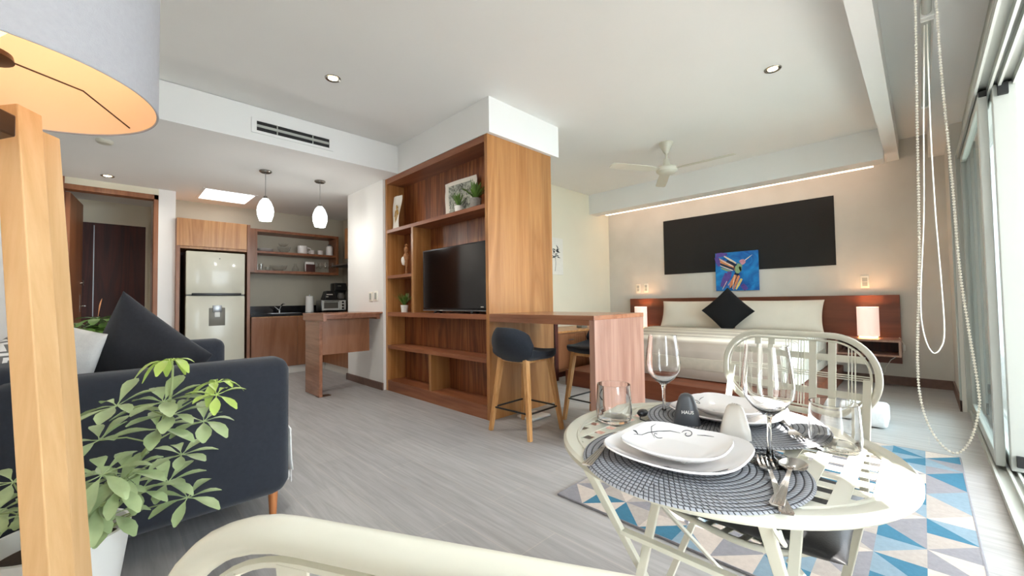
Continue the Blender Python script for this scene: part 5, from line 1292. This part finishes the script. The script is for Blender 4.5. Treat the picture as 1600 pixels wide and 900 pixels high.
stem = [(-.085, 1.86, .30), (-.064, 1.83, .36), (.0, 1.745, .452), (.031, 1.682, .537), (.094, 1.615, .645), (.123, 1.583, .724), (.135, 1.596, .795), (.137, 1.591, .868)]
bm = B(); tube(bm, stem, .0075, 8, scale=[1.2, 1.15, 1.1, 1, .9, .7, .5, .35])
tube(bm, [(-.12, 1.87, .30), (-.14, 1.86, .38), (-.17, 1.83, .46)], .005, 7); tube(bm, [(-.07, 1.84, .30), (.0, 1.80, .36), (.08, 1.73, .42)], .005, 7); tube(bm, [(-.09, 1.84, .31), (-.04, 1.74, .42), (-.01, 1.66, .50)], .005, 7)
obj('stem', bm, 'stem_green', t)
CL = {'top': (.13, 1.597, .882), 'right': (.245, 1.60, .80), 'r2': (.235, 1.528, .775), 'big': (.116, 1.589, .765), 'big2': (.135, 1.56, .73), 'l1': (.017, 1.616, .768), 'r3': (.218, 1.632, .678), 'mid': (.103, 1.604, .685), 'l2': (-.017, 1.653, .672), 'rl': (.17, 1.698, .569), 'bigl': (.036, 1.605, .575), 'bl2': (-.009, 1.578, .595), 'bl3': (.02, 1.66, .53), 'br': (.138, 1.719, .485), 'br2': (.185, 1.688, .43), 'lo': (-.02, 1.593, .512), 'lo2': (.012, 1.706, .435), 'lo3': (-.03, 1.70, .46), 'm3': (.02, 1.58, .55), 'm4': (.07, 1.66, .50), 'll': (-.189, 1.829, .556), 'll2': (-.215, 1.764, .498), 'll3': (-.20, 1.86, .42), 'll4': (-.157, 1.84, .455)}
rnd = random.Random(5)
pet = B(); fo = B(); fl = B()
for i, (k, c) in enumerate(CL.items()):
    # nearest lower stem point
    S_ = stem if not k.startswith('ll') else [(-.12, 1.87, .32), (-.14, 1.86, .38), (-.16, 1.84, .44)]
    b_ = min(S_, key=lambda q: (Vector(q)-Vector(c)).length+max(0, q[2]-c[2]+.02)*6)
    m_ = (Vector(b_)+Vector(c))/2+Vector((0, 0, .012)); tube(pet, [b_, m_, c], .0021, 6)
    ax = (Vector(c)-Vector(b_)); ax = ax.normalized()*.35+Vector((-.25, -.35, .9))
    L_ = {'top': .06, 'right': .055, 'r2': .06, 'big': .10, 'bigl': .105, 'bl2': .10}.get(k, .088)
    tgt = fl if k in ('top', 'right', 'r2') else fo
    palmate(tgt, c, ax if k not in ('top', 'right') else (0, 0, 1), L_, 8 if k in ('big', 'bigl') else 7, 20+i, .9 if k in ('top', 'right') else .3)
obj('leaf_stalks', pet, 'stem_green', t); o = obj('foliage', fo, 'leaf_green', t, smooth=60); o = obj('young_foliage', fl, 'leaf_lime', t, smooth=60)
# second plant behind the sofa
t = thing('potted_plant', 'green leafy plant with an orange leaf rising behind the far end of the sofa', 'potted plant', (-.05, 4.25, 0))
bm = B(); lathe(bm, [(0, 0), (.10, 0), (.14, .3), (.13, .3), (.12, .26), (0, .26)], (-.07, 4.22, 0), 32); obj('pot', bm, 'pot_grey', t)
bm = B(); tube(bm, [(-.07, 4.22, .26), (-.08, 4.21, .6), (-.06, 4.2, .9)], .01, 8); obj('stem', bm, 'stem_green', t)
bm = B()
for i, (c, L_) in enumerate((((-.06, 4.2, .96), .13), ((-.14, 4.15, .90), .15), ((-.01, 4.22, .93), .14), ((-.09, 4.12, .88), .16), ((-.1, 4.26, .9), .14))): palmate(bm, c, (0, -.2, 1), L_, 7, 90+i, .5)
obj('foliage', bm, 'leaf_dark', t, smooth=60)
bm = B(); leaflet(bm, (-.06, 4.2, .98), (.15, 0, 1), .13, .05, 0); obj('orange_leaf', bm, 'leaf_orange', t, smooth=60)

# ------------------------------------------------------------------ tidy
bpy.context.view_layer.update()
for o in bpy.data.objects:
    if '_o' in o: del o['_o']
